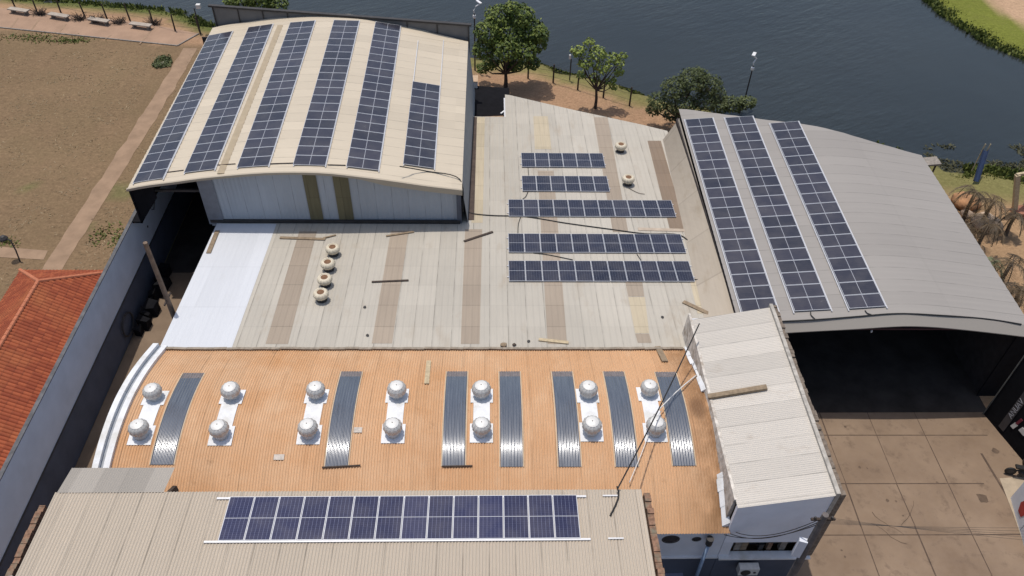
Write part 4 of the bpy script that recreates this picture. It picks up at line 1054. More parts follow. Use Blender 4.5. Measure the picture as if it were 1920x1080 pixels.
rp_ = [((990, 147), 'under the big round tree'), ((1037, 155), 'right of the big round tree'), ((1083, 168), 'just left of the yellow green tree'), ((1131, 183), 'just right of the yellow green tree trunk'), ((1180, 198), 'left of the dark bushy tree')]
for q, l in rp_: post(q, 1.9, 'dark fence post on the bank, %s' % l)
for rows, hs_, lb in ((lp_, (.6, 1.2), 'thin fence wire strung between the posts along the lakeside walk'), ([q for q, _ in rp_], (.6, 1.2, 1.7), 'thin fence wire strung between the posts behind the grey roof')):
    fw_ = MB()
    for a, b in zip(rows[:-1], rows[1:]):
        for h in hs_: fw_.tube([P(*a)+Vector((0, 0, h)), P(*b)+Vector((0, 0, h))], .012, 4)
    tag(fw_.build('fence_wire', m_dark), lb, 'fence wire')
def bench(q0, q1, label):
    a, c_ = P(*q0, .48), P(*q1, .48); mid = (a+c_)/2; d = (c_-a).normalized(); nrm = Vector((-d.y, d.x, 0))
    r = thing('bench', (mid.x, mid.y, 0), label, 'bench', 'concrete benches along the lakeside walk')
    L = 1.15
    MB().bar(mid-d*L, mid+d*L, .62, .1).build('seat', m_concrete, r)
    for s_ in (-1, 1): MB().bar(mid+d*s_*.8-nrm*.2-Vector((0, 0, .26)), mid+d*s_*.8+nrm*.3-Vector((0, 0, .26)), .12, .42).build('leg', m_conc_edge, r)
bench((16, 15), (53, 21), 'pale concrete bench on the lakeside walk, first from the left')
bench((92, 25), (128, 31), 'pale concrete bench on the lakeside walk, second from the left')
bench((167, 34), (203, 40), 'pale concrete bench on the lakeside walk, third from the left')
bench((245, 43), (282, 48), 'pale concrete bench on the lakeside walk, nearest to the hangar')
# black net over the passage behind the hangar, with its white kiosk
nt_ = thing('shade_net', (-.3, 57, 0), 'black shade net stretched over the passage between hangar and lake trees', 'shade net')
q = [P(879, 219, 3.0), P(954, 216, 3.0), P(954, 165, 3.0), P(882, 160, 3.0)]
MB().prism([(p.x, p.y) for p in q], 2.97, 3.0).build('net', m_net, nt_)
for p in q: MB().tube([(p.x, p.y, 0), (p.x, p.y, 3.0)], .05, 8).build('post', m_dark, nt_)
p = P(889, 178, 2.4)
ki = thing('water_tank', (p.x, p.y, 0), 'small white rectangular box unit beside the hangar above the black net', 'tank')
MB().box(p.x-.35, p.x+.3, p.y+.1, p.y+1.1, 0, 3.6).build('body', m_galv, ki); MB().box(p.x-.38, p.x+.33, p.y+.05, p.y+1.15, 3.6, 3.66).build('lid', plain('tan_lid', (.42, .30, .2), .8), ki)
a, c_ = P(939, 213, 3.3), P(953, 202, 3.3)
tag(MB().bar(a, c_, .12, .06).build('batten', m_white), 'short white batten across the corner of the black net', 'batten')

# ------------------------------------------------------------------ vegetation
def leaves(b, tints, c, n, size, rnd, flat_=.0):
    """n folded leaf clumps around a centre with radii c[1]"""
    (cx, cy, cz), (ra, rb, rc) = c
    for _ in range(n):
        while True:
            v = Vector((rnd.gauss(0, 1), rnd.gauss(0, 1), rnd.gauss(0, 1))).normalized()
            if v.z > -.75 or rnd.random() < .3: break
        k = rnd.uniform(.55, 1.0)**.6 * rnd.uniform(.88, 1.10)
        p = Vector((cx+v.x*ra*k, cy+v.y*rb*k, cz+v.z*rc*k))
        d = Vector((rnd.gauss(0, 1), rnd.gauss(0, 1), rnd.gauss(0, .55))).normalized()
        nn = (v*.8+Vector((rnd.gauss(0, .6), rnd.gauss(0, .6), .7+rnd.gauss(0, .5)))).normalized()
        x = d.cross(nn).normalized() if abs(d.dot(nn)) < .98 else Vector((1, 0, 0)); y = nn.cross(x)
        s_ = size*rnd.uniform(.6, 1.35); o = len(b.v)
        b.v += [tuple(p-x*s_*.5), tuple(p+y*s_*.32-nn*s_*.08), tuple(p+x*s_*.55), tuple(p-y*s_*.32-nn*s_*.08)]
        b.f.append((o, o+1, o+2, o+3)); t = min(1, max(0, rnd.gauss(.45, .25))); tints += [t]*4
def set_tint(o, tints):
    a = o.data.color_attributes.new('tint', 'FLOAT_COLOR', 'POINT')
    t = np.array(tints, dtype=np.float32); a.data.foreach_set('color', np.stack([t, t, t, np.ones_like(t)], -1).ravel())
def tree(base, lobes, label, mat, size, dens, seed, fork=.35, r0=.18, bark=m_bark, cat='tree'):
    rnd = random.Random(seed); base = Vector(base)
    r = thing('tree', base, label, cat)
    tb = MB(); top = Vector((sum(l[0][0] for l in lobes)/len(lobes), sum(l[0][1] for l in lobes)/len(lobes), 0))
    zc = sum(l[0][2] for l in lobes)/len(lobes)
    fk = base+Vector((rnd.uniform(-.1, .1), rnd.uniform(-.1, .1), zc*fork))
    tb.tube([base-Vector((0, 0, .2)), base+Vector((.02, 0, zc*fork*.5)), fk], [r0*1.25, r0, r0*.85], 9)
    for (c, rad) in lobes:
        c = Vector(c); mid = fk.lerp(c, .5)+Vector((rnd.uniform(-.2, .2), rnd.uniform(-.2, .2), -.25))
        tb.tube([fk, mid, c], [r0*.55, r0*.36, r0*.12], 6)
        for _ in range(3):
            e = c+Vector((rnd.gauss(0, rad[0]*.45), rnd.gauss(0, rad[1]*.45), rnd.uniform(0, rad[2]*.6))); tb.tube([mid.lerp(c, .5), e], [r0*.2, r0*.06], 5)
    tb.build('trunk', bark, r)
    b = MB(); t = []
    for (c, rad) in lobes:
        a = rad[0]*rad[1]+rad[0]*rad[2]+rad[1]*rad[2]; leaves(b, t, (c, rad), int(dens*a*22/(size*size)), size, rnd)
    set_tint(b.build('crown', mat, r), t)
    return r
# big round tree
B1 = P(948, 163)
def at(px, py, y): return tuple(PY(px, py, y))
rnd = random.Random(3); L1 = []
for px, py, dy, rr in ((955, 60, 0, 1.7), (915, 60, -.6, 1.3), (995, 58, .4, 1.45), (935, 32, .5, 1.35), (975, 30, .2, 1.3), (1008, 80, .8, 1.05), (908, 92, -.8, 1.1), (950, 92, -1.6, 1.25), (985, 95, -1.2, 1.15), (920, 118, .3, .85), (965, 118, .6, .95), (998, 118, .9, .8), (960, 16, 0, .8), (905, 128, .8, .6), (1012, 62, -.5, .9)):
    L1.append((at(px, py, B1.y+dy), (rr, rr, rr*.82)))
tree(B1, L1, 'big round mid green tree by the lake right of the hangar', m_leaf_mid, .30, .62, 11, .30, .17)
B2 = P(1116, 203); L2 = []
for px, py, dy, rr in ((1105, 78, 0, .5), (1085, 95, .2, .7), (1120, 100, 0, .85), (1150, 108, .3, .62), (1162, 118, -.2, .5), (1098, 118, -.4, .7), (1130, 125, -.3, .8), (1160, 135, .2, .5), (1090, 140, .3, .5), (1115, 145, .3, .55), (1145, 150, .1, .55), (1082, 100, .0, .45), (1168, 104, .1, .38), (1150, 162, .4, .42)):
    L2.append((at(px, py, B2.y+dy), (rr, rr, rr*.7)))
tree(B2, L2, 'young yellow green tree with open crown and forked trunk by the lake', m_leaf_bright, .26, .42, 21, .42, .13)
B3 = P(1272, 240); L3 = []
for px, py, dy, rr in ((1300, 150, 0, 1.35), (1330, 160, .5, 1.2), (1265, 165, -.2, 1.2), (1235, 190, 0, 1.05), (1280, 195, -.6, 1.25), (1320, 190, 0, 1.2), (1345, 180, .8, .9), (1225, 205, .4, .7), (1260, 215, .4, .8), (1310, 140, .2, .8), (1290, 220, 0, .8)):
    L3.append((at(px, py, B3.y+dy), (rr, rr, rr*.78)))
tree(B3, L3, 'dark green bushy tree between the grey roof and the open shed', m_leaf_dark, .21, .42, 31, .35, .2)
B4 = PY(1385, 215, 63.0); L4 = [(at(1375, 195, 63), (1.1, .9, .75)), (at(1400, 192, 63), (.9, .8, .6)), (at(1350, 200, 63), (.9, .8, .7))]
tree((B4.x, 63, 0), L4, 'low green bush on the bank behind the far corner of the open shed', m_leaf_dark, .26, .55, 41, .3, .1, cat='bush')
y5 = 80.0; L5 = [(at(455, 6, y5), (1.5, 1.2, 1.0)), (at(490, 3, y5), (1.6, 1.2, 1.1)), (at(520, 8, y5), (1.2, 1.1, .9)), (at(435, 2, y5), (.9, .9, .8)), (at(480, -10, y5), (1.8, 1.4, 1.2))]
c5 = PY(480, 5, y5)
tree((c5.x, y5, -.3), L5, 'green tree crown showing above the screen behind the hangar', m_leaf_mid, .28, .5, 51, .4, .16)
cb = P(305, 118); sh_ = thing('shrub', cb, 'low dark green ring shaped shrub on the dry field beside the path', 'shrub')
b = MB(); t = []; rnd = random.Random(9)
for k in range(14):
    a = 2*math.pi*k/14; kk = rnd.uniform(.7, 1.15); leaves(b, t, ((cb.x+.62*kk*math.cos(a), cb.y+.8*kk*math.sin(a), .12), (.42, .48, .26*kk)), int(70*kk), .2, rnd)
set_tint(b.build('foliage', m_leaf_dark, sh_), t)
bl = MB().lathe([(.3, 0), (.28, .12), (.12, .2)], 10, (cb.x+.2, cb.y-.2, 0)); bl.build('stone', m_concrete, sh_)

def palm(q, h, label, seed, mat=m_frond, n=11, L=1.9, droop=1.0):
    p = P(*q, h); rnd = random.Random(seed)
    r = thing('palm_tree', (p.x, p.y, 0), label, 'palm')
    MB().tube([(p.x+.15, p.y, -.1), (p.x, p.y, h*.5), (p.x, p.y, h)], [.16, .13, .12], 9).build('trunk', m_palebark, r)
    b = MB(); t = []
    for k in range(n):
        a = 2*math.pi*k/n+rnd.uniform(-.25, .25); ln = L*rnd.uniform(.75, 1.15); el = rnd.uniform(.1, .9); pr = None
        d = Vector((math.cos(a), math.sin(a), 0)); sd_ = Vector((-d.y, d.x, 0)); pts = []
        for i in range(9):
            s_ = i/8; pts.append(p+d*ln*s_*(1-.25*s_*droop)+Vector((0, 0, ln*(el*s_-(.55+.75*droop*.6+el*.5)*s_*s_))))
        tv = min(1, max(0, rnd.gauss(.5, .28)))
        for i in range(8):
            o = len(b.v); w_ = .035; b.v += [tuple(pts[i]-sd_*w_), tuple(pts[i]+sd_*w_), tuple(pts[i+1]+sd_*w_*.8), tuple(pts[i+1]-sd_*w_*.8)]; b.f.append((o, o+1, o+2, o+3)); t += [tv]*4
            for s2 in (-1, 1):
                for j in range(2):
                    q0 = pts[i].lerp(pts[i+1], j*.5+.2); ll = .42*math.sin(math.pi*(.12+.8*(i+j*.5)/8))+.08
                    e = q0+sd_*s2*ll*.75+d*ll*.5-Vector((0, 0, ll*.45*rnd.uniform(.5, 1.4))); wv2 = d*.03
                    o = len(b.v); b.v += [tuple(q0-wv2), tuple(q0+wv2), tuple(e+wv2*.4), tuple(e-wv2*.4)]; b.f.append((o, o+1, o+2, o+3)); t += [min(1, max(0, tv+rnd.uniform(-.2, .2)))]*4
    set_tint(b.build('fronds', mat, r), t)
palm((1829, 362), 2.6, 'dry brown palm nearest the blue slide', 1)
palm((1862, 378), 2.6, 'dry brown palm right of the clay coloured boulder', 2)
palm((1855, 420), 2.8, 'dry brown palm on sand right of the open shed roof', 3, L=2.1)
palm((1905, 402), 2.0, 'small dry palm below the timber play frame', 4, n=9, L=1.3)
palm((1858, 492), 2.0, 'low grey green palm close to the shed roof edge', 5, m_frond_green, 16, 1.4)
palm((1898, 492), 2.6, 'dry brown palm right of the grey green palm', 6, L=2.2)
palm((1915, 545), 2.6, 'dry brown palm at the right edge above the shed corner', 7, L=2.0)
palm((1812, 430), 2.4, 'dark palm half hidden by the open shed roof', 12, n=12, L=1.6)
def boulder(q, r, mat, label, hs=.8):
    p = P(*q); b = MB(); rnd = random.Random(int(q[0]))
    b.lathe([(r*.8, -.1), (r, r*.2*hs), (r*.95, r*.5*hs), (r*.7, r*.85*hs), (r*.3, r*hs)], 12, p, mod=lambda j, k: 1+.16*math.sin(k*1.7+j)+rnd.uniform(-.05, .05))
    tag(b.build('boulder', mat, smooth=True), label, 'boulder')
m_clay = plain('orange_clay', (.36, .19, .095), .95, var=.25, scale=2)
m_sandst = plain('pale_sandstone', (.44, .33, .24), .95, var=.15, scale=2)
boulder((1808, 384), 1.05, m_clay, 'orange clay boulder among the dry palms')
boulder((1846, 424), 1.1, m_sandst, 'pale sandstone boulder under the dry palms')
boulder((1812, 404), .5, m_sandst, 'small pale boulder in front of the orange clay boulder')
# playground: blue slide, timber frame, shelter
p = P(1828, 343); sl = thing('playground_slide', p, 'blue playground slide on the grass by the lake', 'slide')
tp_ = PY(1846, 306, p.y+1.0); 
ch = MB(); d = Vector((tp_.x-p.x, 1.6, 1.9)); a = p+Vector((0, 0, .15)); e = a+d
ch.bar(a, e, .40, .06); ch.build('chute', plain('blue_plastic', (.012, .03, .085), .6), sl)
for s_ in (-.21, .21):
    MB().bar(a+Vector((s_, 0, .12)), e+Vector((s_, 0, .12)), .05, .22).build('side_rail', plain('blue_plastic_dark', (.010, .024, .07), .6), sl)
    MB().tube([(e.x+s_, e.y+.1, 0), (e.x+s_, e.y+.1, e.z+.6)], .045, 8).build('post', m_wood_pale, sl)
tf = P(1902, 400); r = thing('play_frame', tf, 'timber play frame with arched end and clay base at right edge', 'play frame')
w1 = PY(1908, 328, tf.y)
MB().bar(tf, (w1.x, tf.y, w1.z), .32, .32, (0, 1, 0)).build('post', m_wood_pale, r)
MB().bar(tf+Vector((1.3, .4, 0)), (w1.x+1.3, tf.y+.4, w1.z), .32, .32, (0, 1, 0)).build('post', m_wood_pale, r)
MB().bar((w1.x-.1, tf.y, w1.z), (w1.x+1.5, tf.y+.45, w1.z), .2, .2).build('crossbeam', m_wood_pale, r)
ac = [Vector((tf.x+.25+.45*(1-math.cos(t)), tf.y-.1, .9+1.0*math.sin(t))) for t in [math.pi*i/10 for i in range(11)]]
MB().tube(ac, .07, 8).build('arch', m_wood_pale, r)
MB().hexa([(tf.x-.2, tf.y-.7, -.05), (tf.x+2.2, tf.y-.5, -.05), (tf.x+2.2, tf.y+.6, -.05), (tf.x-.2, tf.y+.4, -.05), (tf.x-.2, tf.y-.7, .45), (tf.x+2.2, tf.y-.5, .45), (tf.x+2.2, tf.y+.6, .45), (tf.x-.2, tf.y+.4, .45)]).build('base', plain('clay_red_base', (.27, .12, .075), .9), r)
p = PY(1742, 302, 50.5); r = thing('shelter', (p.x, 50.5, 0), 'small dark shelter with flat roof behind the right corner of the open shed', 'shelter')
MB().hexa([(p.x-1.2, 50.0, p.z-.25), (p.x+.75, 50.0, p.z-.02), (p.x+.75, 51.0, p.z-.02), (p.x-1.2, 51.0, p.z-.25), (p.x-1.2, 50.0, p.z-.12), (p.x+.75, 50.0, p.z+.1), (p.x+.75, 51.0, p.z+.1), (p.x-1.2, 51.0, p.z-.12)]).build('roof', m_conc_edge, r)
for dx in (-1.0, .55): MB().bar((p.x+dx, 50.3, 0), (p.x+dx, 50.3, p.z-.1), .1, .1).build('post', m_dark, r)
MB().box(p.x-1.1, p.x+.3, 50.8, 50.86, 0, p.z-.3).build('back_panel', plain('brown_panel', (.07, .05, .045), .9), r)
# shore grass, reeds, dry field grass
def blades(name, pts, mat, hmin, hmax, wd, seed, label=None, lean=.35):
    rnd = random.Random(seed); b = MB(); t = []
    for (x, y, z) in pts:
        h = rnd.uniform(hmin, hmax); a = rnd.uniform(0, 6.28); dx, dy = math.cos(a), math.sin(a); lx, ly = rnd.gauss(0, lean)*h, rnd.gauss(0, lean)*h
        o = len(b.v); b.v += [(x-dx*wd, y-dy*wd, z), (x+dx*wd, y+dy*wd, z), (x+dx*wd*.7+lx*.5, y+dy*wd*.7+ly*.5, z+h*.6), (x+lx, y+ly, z+h), (x-dx*wd*.7+lx*.5, y-dy*wd*.7+ly*.5, z+h*.6)]
        b.f.append((o, o+1, o+2, o+3, o+4)); t += [min(1, max(0, rnd.gauss(.5, .28)))]*5
    o = b.build(name, mat); set_tint(o, t); o['kind'] = 'stuff'; return o
rnd = random.Random(77); pts = []; pts2 = []
def shore_pts(poly, n, lo, hi, clump):
    out = []
    seg = [((poly[i+1]-poly[i]).length, i) for i in range(len(poly)-1)]; tot = sum(s_ for s_, _ in seg)
    for L_, i in seg:
        a, c = poly[i], poly[i+1]; d = (c-a).normalized(); nr = Vector((-d.y, d.x, 0))
        for _ in range(int(n*L_/tot)):
            p = a.lerp(c, rnd.random())+nr*rnd.uniform(lo, hi)
            if mnoise.noise(Vector((p.x*.55, p.y*.55, 3.3))) > clump: out.append((p.x, p.y, -.45 if lo < 0 else -.1))
    return out
nl = near[:7]
pts += shore_pts(nl, 9000, -4.2, .5, -.5)
pts3 = shore_pts(near[7:13], 2600, -1.4, .1, -2)
pts += shore_pts(near[15:], 5200, -2.6, 1.0, -.15)
pts2 += shore_pts(far[1:9], 9000, -4.2, .7, -.6)
blades('shore_grass', pts, m_reed, .18, .42, .11, 5)
pts4 = []
while len(pts4) < 2600:
    q = P(rnd.uniform(1735, 1960), rnd.uniform(272, 330), LAKEZ)
    if mnoise.noise(Vector((q.x*.35, q.y*.5, 6.1)))+.35*mnoise.noise(Vector((q.x*1.3, q.y*1.3, 1))) > -.02: pts4.append((q.x, q.y, LAKEZ-.02))
blades('water_weeds', pts4, leaf_mat('drowned_weeds', (.030, .032, .014), (.075, .072, .032)), .04, .14, .10, 26, lean=1.6)
blades('bank_grass', pts3, m_reed, .08, .2, .12, 16)
blades('far_bank_grass', pts2, m_reed, .15, .45, .16, 6)
pts = []
while len(pts) < 6000:
    x, y = rnd.uniform(-58, -24), rnd.uniform(36, 73)
    if -31.6 < x < -29.2 or (x < -31 and 42.2 < y < 44.2): continue
    if mnoise.noise(Vector((x*.45, y*.45, 8))) + .6*mnoise.noise(Vector((x*1.7, y*1.7, 2))) > .02: pts.append((x, y, -.02))
blades('dry_grass', pts, m_dry, .03, .07, .05, 8, lean=3.0)
pts = []
for (cx, cy, sx, sy, n) in ((*P(60, 70)[:2], 3.5, .8, 350), (*P(140, 76)[:2], 1.4, .5, 260), (*P(100, 76)[:2], 2.0, .5, 120), (*P(12, 455)[:2], .8, .5, 120), (*P(190, 440)[:2], .8, 1.0, 140), (*P(225, 445)[:2], .6, 1.2, 120)):
    for _ in range(n): pts.append((rnd.gauss(cx, sx*.6), rnd.gauss(cy, sy*.6), -.01))
blades('green_tufts', pts, m_reed, .05, .14, .07, 10, lean=.9)
# dry brush at the foot of the lakeside fence posts
for i, q in enumerate(((75, 28), (148, 38), (185, 40), (222, 44), (287, 46))):
    p = P(*q); r = thing('dry_bush', p, 'bare brown brush at the fence by the lakeside walk, %s from the left' % ORD[i+1], 'bush'); b = MB(); rr = random.Random(i)
    for _ in range(70):
        a = rr.uniform(0, 6.28); l = rr.uniform(.4, 1.1); b.tube([p+Vector((rr.gauss(0, .3), rr.gauss(0, .2), 0)), p+Vector((l*math.cos(a), l*.6*math.sin(a), rr.uniform(.15, .8)))], [.03, .012], 4)
    b.build('twigs', m_wood_dark, r)

# ------------------------------------------------------------------ right edge: black fence with banner, motorcycle, van
A, Bq = P(1844, 776), P(1935, 885)
fd = (Bq-A).normalized(); FH = 5.7
bf = thing('black_fence', A, 'tall black sheet fence with a vertical lettered banner right of the apron', 'fence')
nrm = Vector((fd.y, -fd.x, 0))
if nrm.x > 0: nrm = -nrm
Bq = A+fd*6.0
MB().hexa([A, Bq, Bq-nrm*.06, A-nrm*.06, A+Vector((0, 0, FH)), Bq+Vector((0, 0, FH)), Bq-nrm*.06+Vector((0, 0, FH)), A-nrm*.06+Vector((0, 0, FH))]).build('panel', m_net, bf)
MB().bar(A+nrm*.03, A+nrm*.03+Vector((0, 0, FH)), .05, .05).build('edge_post', plain('grey_edge', (.13, .13, .12), .6), bf)
def on_f(px, py, off=.05):
    d = ray(px, py); o = Vector((0, 0, CAMH)); dv = Vector(d); t = (A+nrm*off-o).dot(nrm)/dv.dot(nrm); return o+dv*t
c0 = on_f(1876, 804)
s0 = (c0-A).dot(fd); z0 = max(.15, c0.z)
def fp(s_, z, off): return A+fd*s_+nrm*off+Vector((0, 0, z))
bw_ = .42
MB().hexa([fp(s0-bw_/2, z0, .01), fp(s0+bw_/2, z0, .01), fp(s0+bw_/2, z0, .04), fp(s0-bw_/2, z0, .04), fp(s0-bw_/2, z0+3.4, .01), fp(s0+bw_/2, z0+3.4, .01), fp(s0+bw_/2, z0+3.4, .04), fp(s0-bw_/2, z0+3.4, .04)]).build('banner', plain('charcoal_banner', (.055, .05, .052), .7, var=.15), bf)
def text(body, size, mw, mat, parent, name, ext=.006):
    cu = D.curves.new('t', 'FONT'); cu.body = body; cu.size = size; cu.extrude = ext; cu.align_x = 'LEFT'; cu.align_y = 'CENTER'
    o = D.objects.new('t', cu); COL.objects.link(o); bpy.context.view_layer.update()
    me = D.meshes.new_from_object(o.evaluated_get(bpy.context.evaluated_depsgraph_get())); D.objects.remove(o)
    me.materials.clear(); me.materials.append(mat); r = D.objects.new(name, me); COL.objects.link(r)
    if parent: r.parent = parent
    mm = mw.copy()
    if parent: mm.translation = mm.translation-parent.matrix_basis.translation
    r.matrix_basis = mm; return r
# lettering climbs the banner: text x axis is up, text y axis runs against the fence direction on the visible side
tx = Vector((0, 0, 1)); tz = nrm.copy(); ty = tz.cross(tx)
o_ = fp(s0+.02, z0+1.15, .05)
mw = Matrix(((tx.x, ty.x, tz.x, o_.x), (tx.y, ty.y, tz.y, o_.y), (tx.z, ty.z, tz.z, o_.z), (0, 0, 0, 1)))
text('ANUAV', .46, mw, plain('dull_white_letters', (.34, .34, .36), .7), bf, 'lettering')
pst = MB()
q = [on_f(1893, 818, .03), on_f(1920, 805, .03)]
for (px, py, w2, h2, mt_, nm_) in ((1900, 797, .12, .45, m_galv, 'poster_scrap'), (1909, 790, .08, .6, plain('dark_red_scrap', (.16, .02, .035), .7), 'poster_scrap'), (1917, 808, .22, .4, m_galv, 'poster_scrap')):
    c = on_f(px, py, .03); s_ = (c-A).dot(fd)
    MB().hexa([fp(s_-w2, c.z-h2/2, .01), fp(s_+w2, c.z-h2/2, .01), fp(s_+w2, c.z-h2/2, .03), fp(s_-w2, c.z-h2/2, .03), fp(s_-w2+.1, c.z+h2/2, .01), fp(s_+w2+.1, c.z+h2/2, .01), fp(s_+w2+.1, c.z+h2/2, .03), fp(s_-w2+.1, c.z+h2/2, .03)]).build(nm_, mt_, bf)
def wheel(b, c, ax, r, wd):
    c, ax = Vector(c), Vector(ax).normalized(); rf = Vector((0, 0, 1)); x = ax.cross(rf).normalized(); n = 20; vs = []
    for (rr, w_) in ((r*.62, -wd/2), (r*.92, -wd/2), (r, -wd/4), (r, wd/4), (r*.92, wd/2), (r*.62, wd/2)):
        vs += [c+ax*w_+(x*math.cos(2*math.pi*k/n)+rf*math.sin(2*math.pi*k/n))*rr for k in range(n)]
    b.add(vs, [(j*n+k, j*n+(k+1) % n, ((j+1) % 6)*n+(k+1) % n, ((j+1) % 6)*n+k) for j in range(6) for k in range(n)]); return b
mp_ = P(1912, 893); d = Vector((1, -.25, 0)).normalized(); sdv = Vector((-d.y, d.x, 0))
mc = thing('motorcycle', mp_, 'dark motorcycle parked at the right edge of the apron', 'motorcycle')
for s_, nm_ in ((-.62, 'wheel'), (.62, 'wheel')):
    wo = wheel(MB(), mp_+d*s_+Vector((0, 0, .3)), sdv, .3, .11).build('wheel', m_black, mc)
    MB().tube([mp_+d*s_+Vector((0, 0, .3))-sdv*.05, mp_+d*s_+Vector((0, 0, .3))+sdv*.05], .18, 14).build('rim', m_dark, wo)
MB().tube([mp_+d*-.62+Vector((0, 0, .32)), mp_+d*-.25+Vector((0, 0, .5)), mp_+d*.3+Vector((0, 0, .6)), mp_+d*.45+Vector((0, 0, .75))], .05, 8).build('frame', m_dark, mc)
MB().lathe([(.1, 0), (.22, .1), (.2, .24), (.08, .32)], 12, mp_+Vector((0, 0, .2))).build('engine', m_dark, mc)
MB().lathe([(.12, 0), (.18, .08), (.15, .2), (.05, .25)], 12, mp_+d*.18+Vector((0, 0, .65))).build('fuel_tank', plain('navy_paint', (.02, .03, .08), .3), mc)
MB().bar(mp_+d*-.55+Vector((0, 0, .8)), mp_+d*.02+Vector((0, 0, .78)), .26, .1).build('seat', m_black, mc)
MB().tube([mp_+d*.62+Vector((0, 0, .3)), mp_+d*.42+Vector((0, 0, .98))], .045, 8).build('fork', m_galv, mc)
MB().tube([mp_+d*.36+sdv*.38+Vector((0, 0, 1.02)), mp_+d*.44+Vector((0, 0, 1.0)), mp_+d*.36-sdv*.38+Vector((0, 0, 1.02))], .022, 6).build('handlebar', m_dark, mc)
MB().lathe([(.05, 0), (.1, .05), (.08, .14)], 10, mp_+d*.52+Vector((0, 0, .86))).build('headlight', m_galv, mc)
mp2 = P(1921, 866)
wl_ = wheel(MB(), mp2+Vector((0, 0, .42)), Vector((.9, -.5, 0)), .42, .25).build('tyre', m_black); tag(wl_, 'upright black tyre standing at the foot of the black fence', 'tyre')
# pale pad and the van that noses into the frame
pd = [P(1874, 897, .02), P(1925, 893, .02), P(1990, 1040, .02), P(1940, 1080, .02), P(1900, 965, .02)]
flat('kerb_pad', pd, .03, plain('pale_pad', (.36, .29, .21), .9, var=.12))
ga, gb_ = P(1894, 934), P(1909, 988); gd = (gb_-ga).normalized(); gn = Vector((-gd.y, gd.x, 0))
if gn.x > 0: gn = -gn
gl = (gb_-ga).length+.2
gw = thing('gate_wall', ga, 'white gate wall with dark red hexagon at the lower right edge of the apron', 'gate wall')
def gp(s_, z, o): return ga+gd*s_+gn*o+Vector((0, 0, z))
def slab(s0_, s1_, z0_, z1_, o0, o1): return MB().hexa([gp(s0_, z0_, o0), gp(s1_, z0_, o0), gp(s1_, z0_, o1), gp(s0_, z0_, o1), gp(s0_, z1_, o0), gp(s1_, z1_, o0), gp(s1_, z1_, o1), gp(s0_, z1_, o1)])
slab(0, gl, .0, 3.2, -.35, 0).build('panel', plain('white_gate_paint', (.55, .58, .64), .6, var=.05), gw)
slab(gl+.03, gl+1.6, .0, 1.1, -.35, -.02).build('low_panel', plain('white_gate_paint_low', (.50, .53, .60), .6, var=.05), gw)
hx = MB(); hc = (gl*.62, .95)
hx.add([gp(hc[0]+.42*math.cos(math.pi/3*k+.1), hc[1]+.55*math.sin(math.pi/3*k+.1), .006) for k in range(6)]+[gp(hc[0]+.42*math.cos(math.pi/3*k+.1), hc[1]+.55*math.sin(math.pi/3*k+.1), .03) for k in range(6)],
       [(5, 4, 3, 2, 1, 0), (6, 7, 8, 9, 10, 11)]+[(k, (k+1) % 6, 6+(k+1) % 6, 6+k) for k in range(6)])
hx.build('red_hexagon', plain('dark_red_paint', (.30, .018, .022), .4), gw)

# ------------------------------------------------------------------ service yard below the orange eave, and the left yard clutter
def acu():
    r = thing('air_conditioner', (12.45, 17.9, 2.3), 'white air conditioner unit on the navy wall under the annexe window', 'air conditioner')
    MB().box(12.0, 12.95, 17.75, 18.1, 2.0, 2.6).build('casing', m_galv, r)
    b = MB(); b.lathe([(.24, 0), (.24, .02)], 24, (0, 0, 0)); b.v = [(12.32+x, 17.74-z, 2.3+y) for x, y, z in b.v]; b.build('fan_grille', m_dark, r)
    b = MB(); b.lathe([(.07, 0), (.07, .02)], 12, (0, 0, 0)); b.v = [(12.75+x, 17.74-z, 2.3+y) for x, y, z in b.v]; b.build('vent_hole', m_dark, r)
    for x in (12.1, 12.85): MB().bar((x, 17.75, 1.97), (x, 18.25, 1.97), .05, .05).build('bracket', m_dark, r)
acu()
p = P(1256, 1062, 1.2); tk = thing('covered_box', (p.x, p.y, 0), 'grey blue covered box in the shaded yard beside the beige roof', 'box')
MB().hexa([(p.x-.72, p.y-1.2, 0), (p.x+.62, p.y-1.2, 0), (p.x+.62, p.y+.45, 0), (p.x-.72, p.y+.45, 0), (p.x-.66, p.y-1.1, 1.15), (p.x+.58, p.y-1.1, 1.2), (p.x+.55, p.y+.38, 1.3), (p.x-.66, p.y+.38, 1.22)]).build('body', plain('faded_blue_cover', (.16, .18, .26), .6, var=.12, scale=3), tk)
MB().bar((p.x-.66, p.y+.40, 1.27), (p.x+.55, p.y+.40, 1.33), .08, .05).build('rim', m_galv, tk)
flat('yard_floor', [(6.75, 4), (14.9, 4), (14.9, 18.2), (6.75, 18.2)], .010, m_shedfloor)
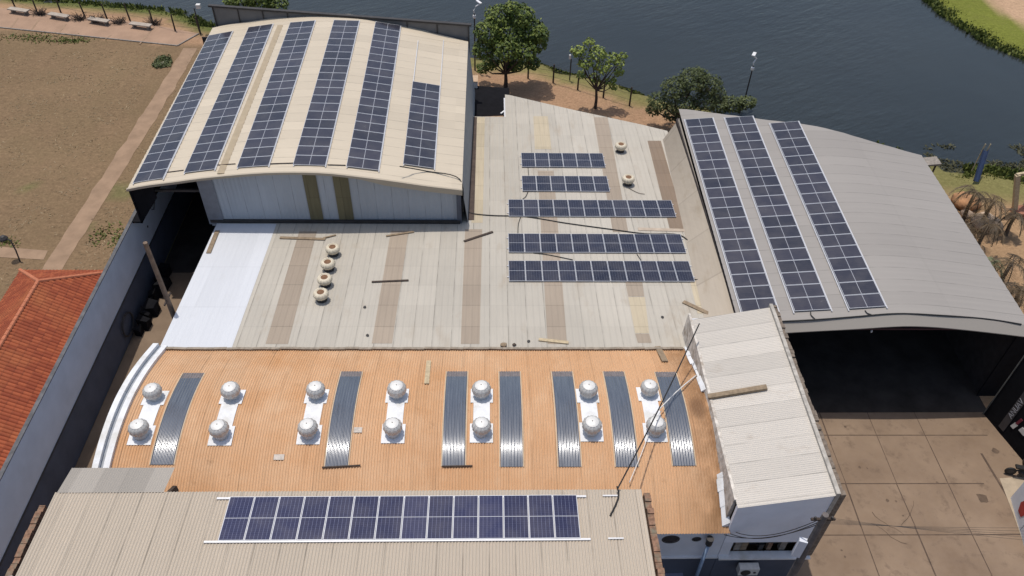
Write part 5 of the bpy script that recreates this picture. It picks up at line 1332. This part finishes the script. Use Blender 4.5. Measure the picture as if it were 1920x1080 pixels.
le = MB(); le.bar((11.9, 16.7, 0), (12.5, 17.6, 1.95), .07, .05); le.bar((13.6, 17.1, .02), (12.9, 17.5, 1.1), .05, .05)
le2 = thing('leaning_rods', (12.3, 17, 0), 'two thin rods leaning in the dark service yard', 'rods'); le.build('rod', m_galv, le2)
# clutter against the boundary wall
def drum(p, r, h, mat, label):
    o = thing('drum', p, label, 'drum'); MB().lathe([(r, 0), (r, h*.3), (r*1.04, h*.33), (r, h*.36), (r, h*.66), (r*1.04, h*.69), (r, h*.72), (r, h)], 18, p).build('body', mat, o)
    MB().lathe([(r*.9, h-.01), (r*.9, h+.02)], 18, p).build('lid', mat, o)
p = P(222, 612, .0); drum((p.x+.2, p.y, .004), .36, .95, plain('blue_drum', (.03, .055, .13), .5), 'blue drum in the shade of the boundary wall')
p = P(242, 570, 0)
for i, (dx, dy, z) in enumerate(((.2, 0, 0), (.22, .05, .22), (.15, -.85, 0))):
    b = MB(); b.lathe([(.25, .02), (.38, .0), (.44, .1), (.38, .2), (.25, .18)], 20, (p.x+dx, p.y+dy, z+.004)); b.f = b.f[:-2]
    tag(b.build('tyre', m_black), ('lower tyre of the pile by the boundary wall', 'upper tyre of the pile by the boundary wall', 'single tyre lying in front of the tyre pile by the wall')[i], 'tyre')
p = P(206, 632, 0); b = MB(); 
q = [Vector((-22.85, p.y+.8*math.cos(t), 1.2+.8*math.sin(t)*.9)) for t in [math.pi*2*i/20 for i in range(20)]]
b.tube(q+[q[0]], .06, 6); tag(b.build('hose_coil', m_dark), 'coil of dark hose hanging on the boundary wall', 'hose')
rb = random.Random(4)
for i in range(10):
    q = Vector((-22.5+rb.uniform(-.2, .4), 35.4+i*.62, 0)); s_ = rb.uniform(.2, .38)
    b = MB(); b.hexa([q+Vector((sx*s_*rb.uniform(.7, 1.2), sy*s_*rb.uniform(.7, 1.3), z*s_*rb.uniform(1.6, 4.0))) for z in (0, 1) for sx, sy in ((-1, -1), (1, -1), (1, 1), (-1, 1))])
    tag(b.build('scrap_crate', m_net), 'dark scrap item by the boundary wall near the hangar mouth, %s towards it' % ORD[i+1], 'scrap', 'scrap along the boundary wall')
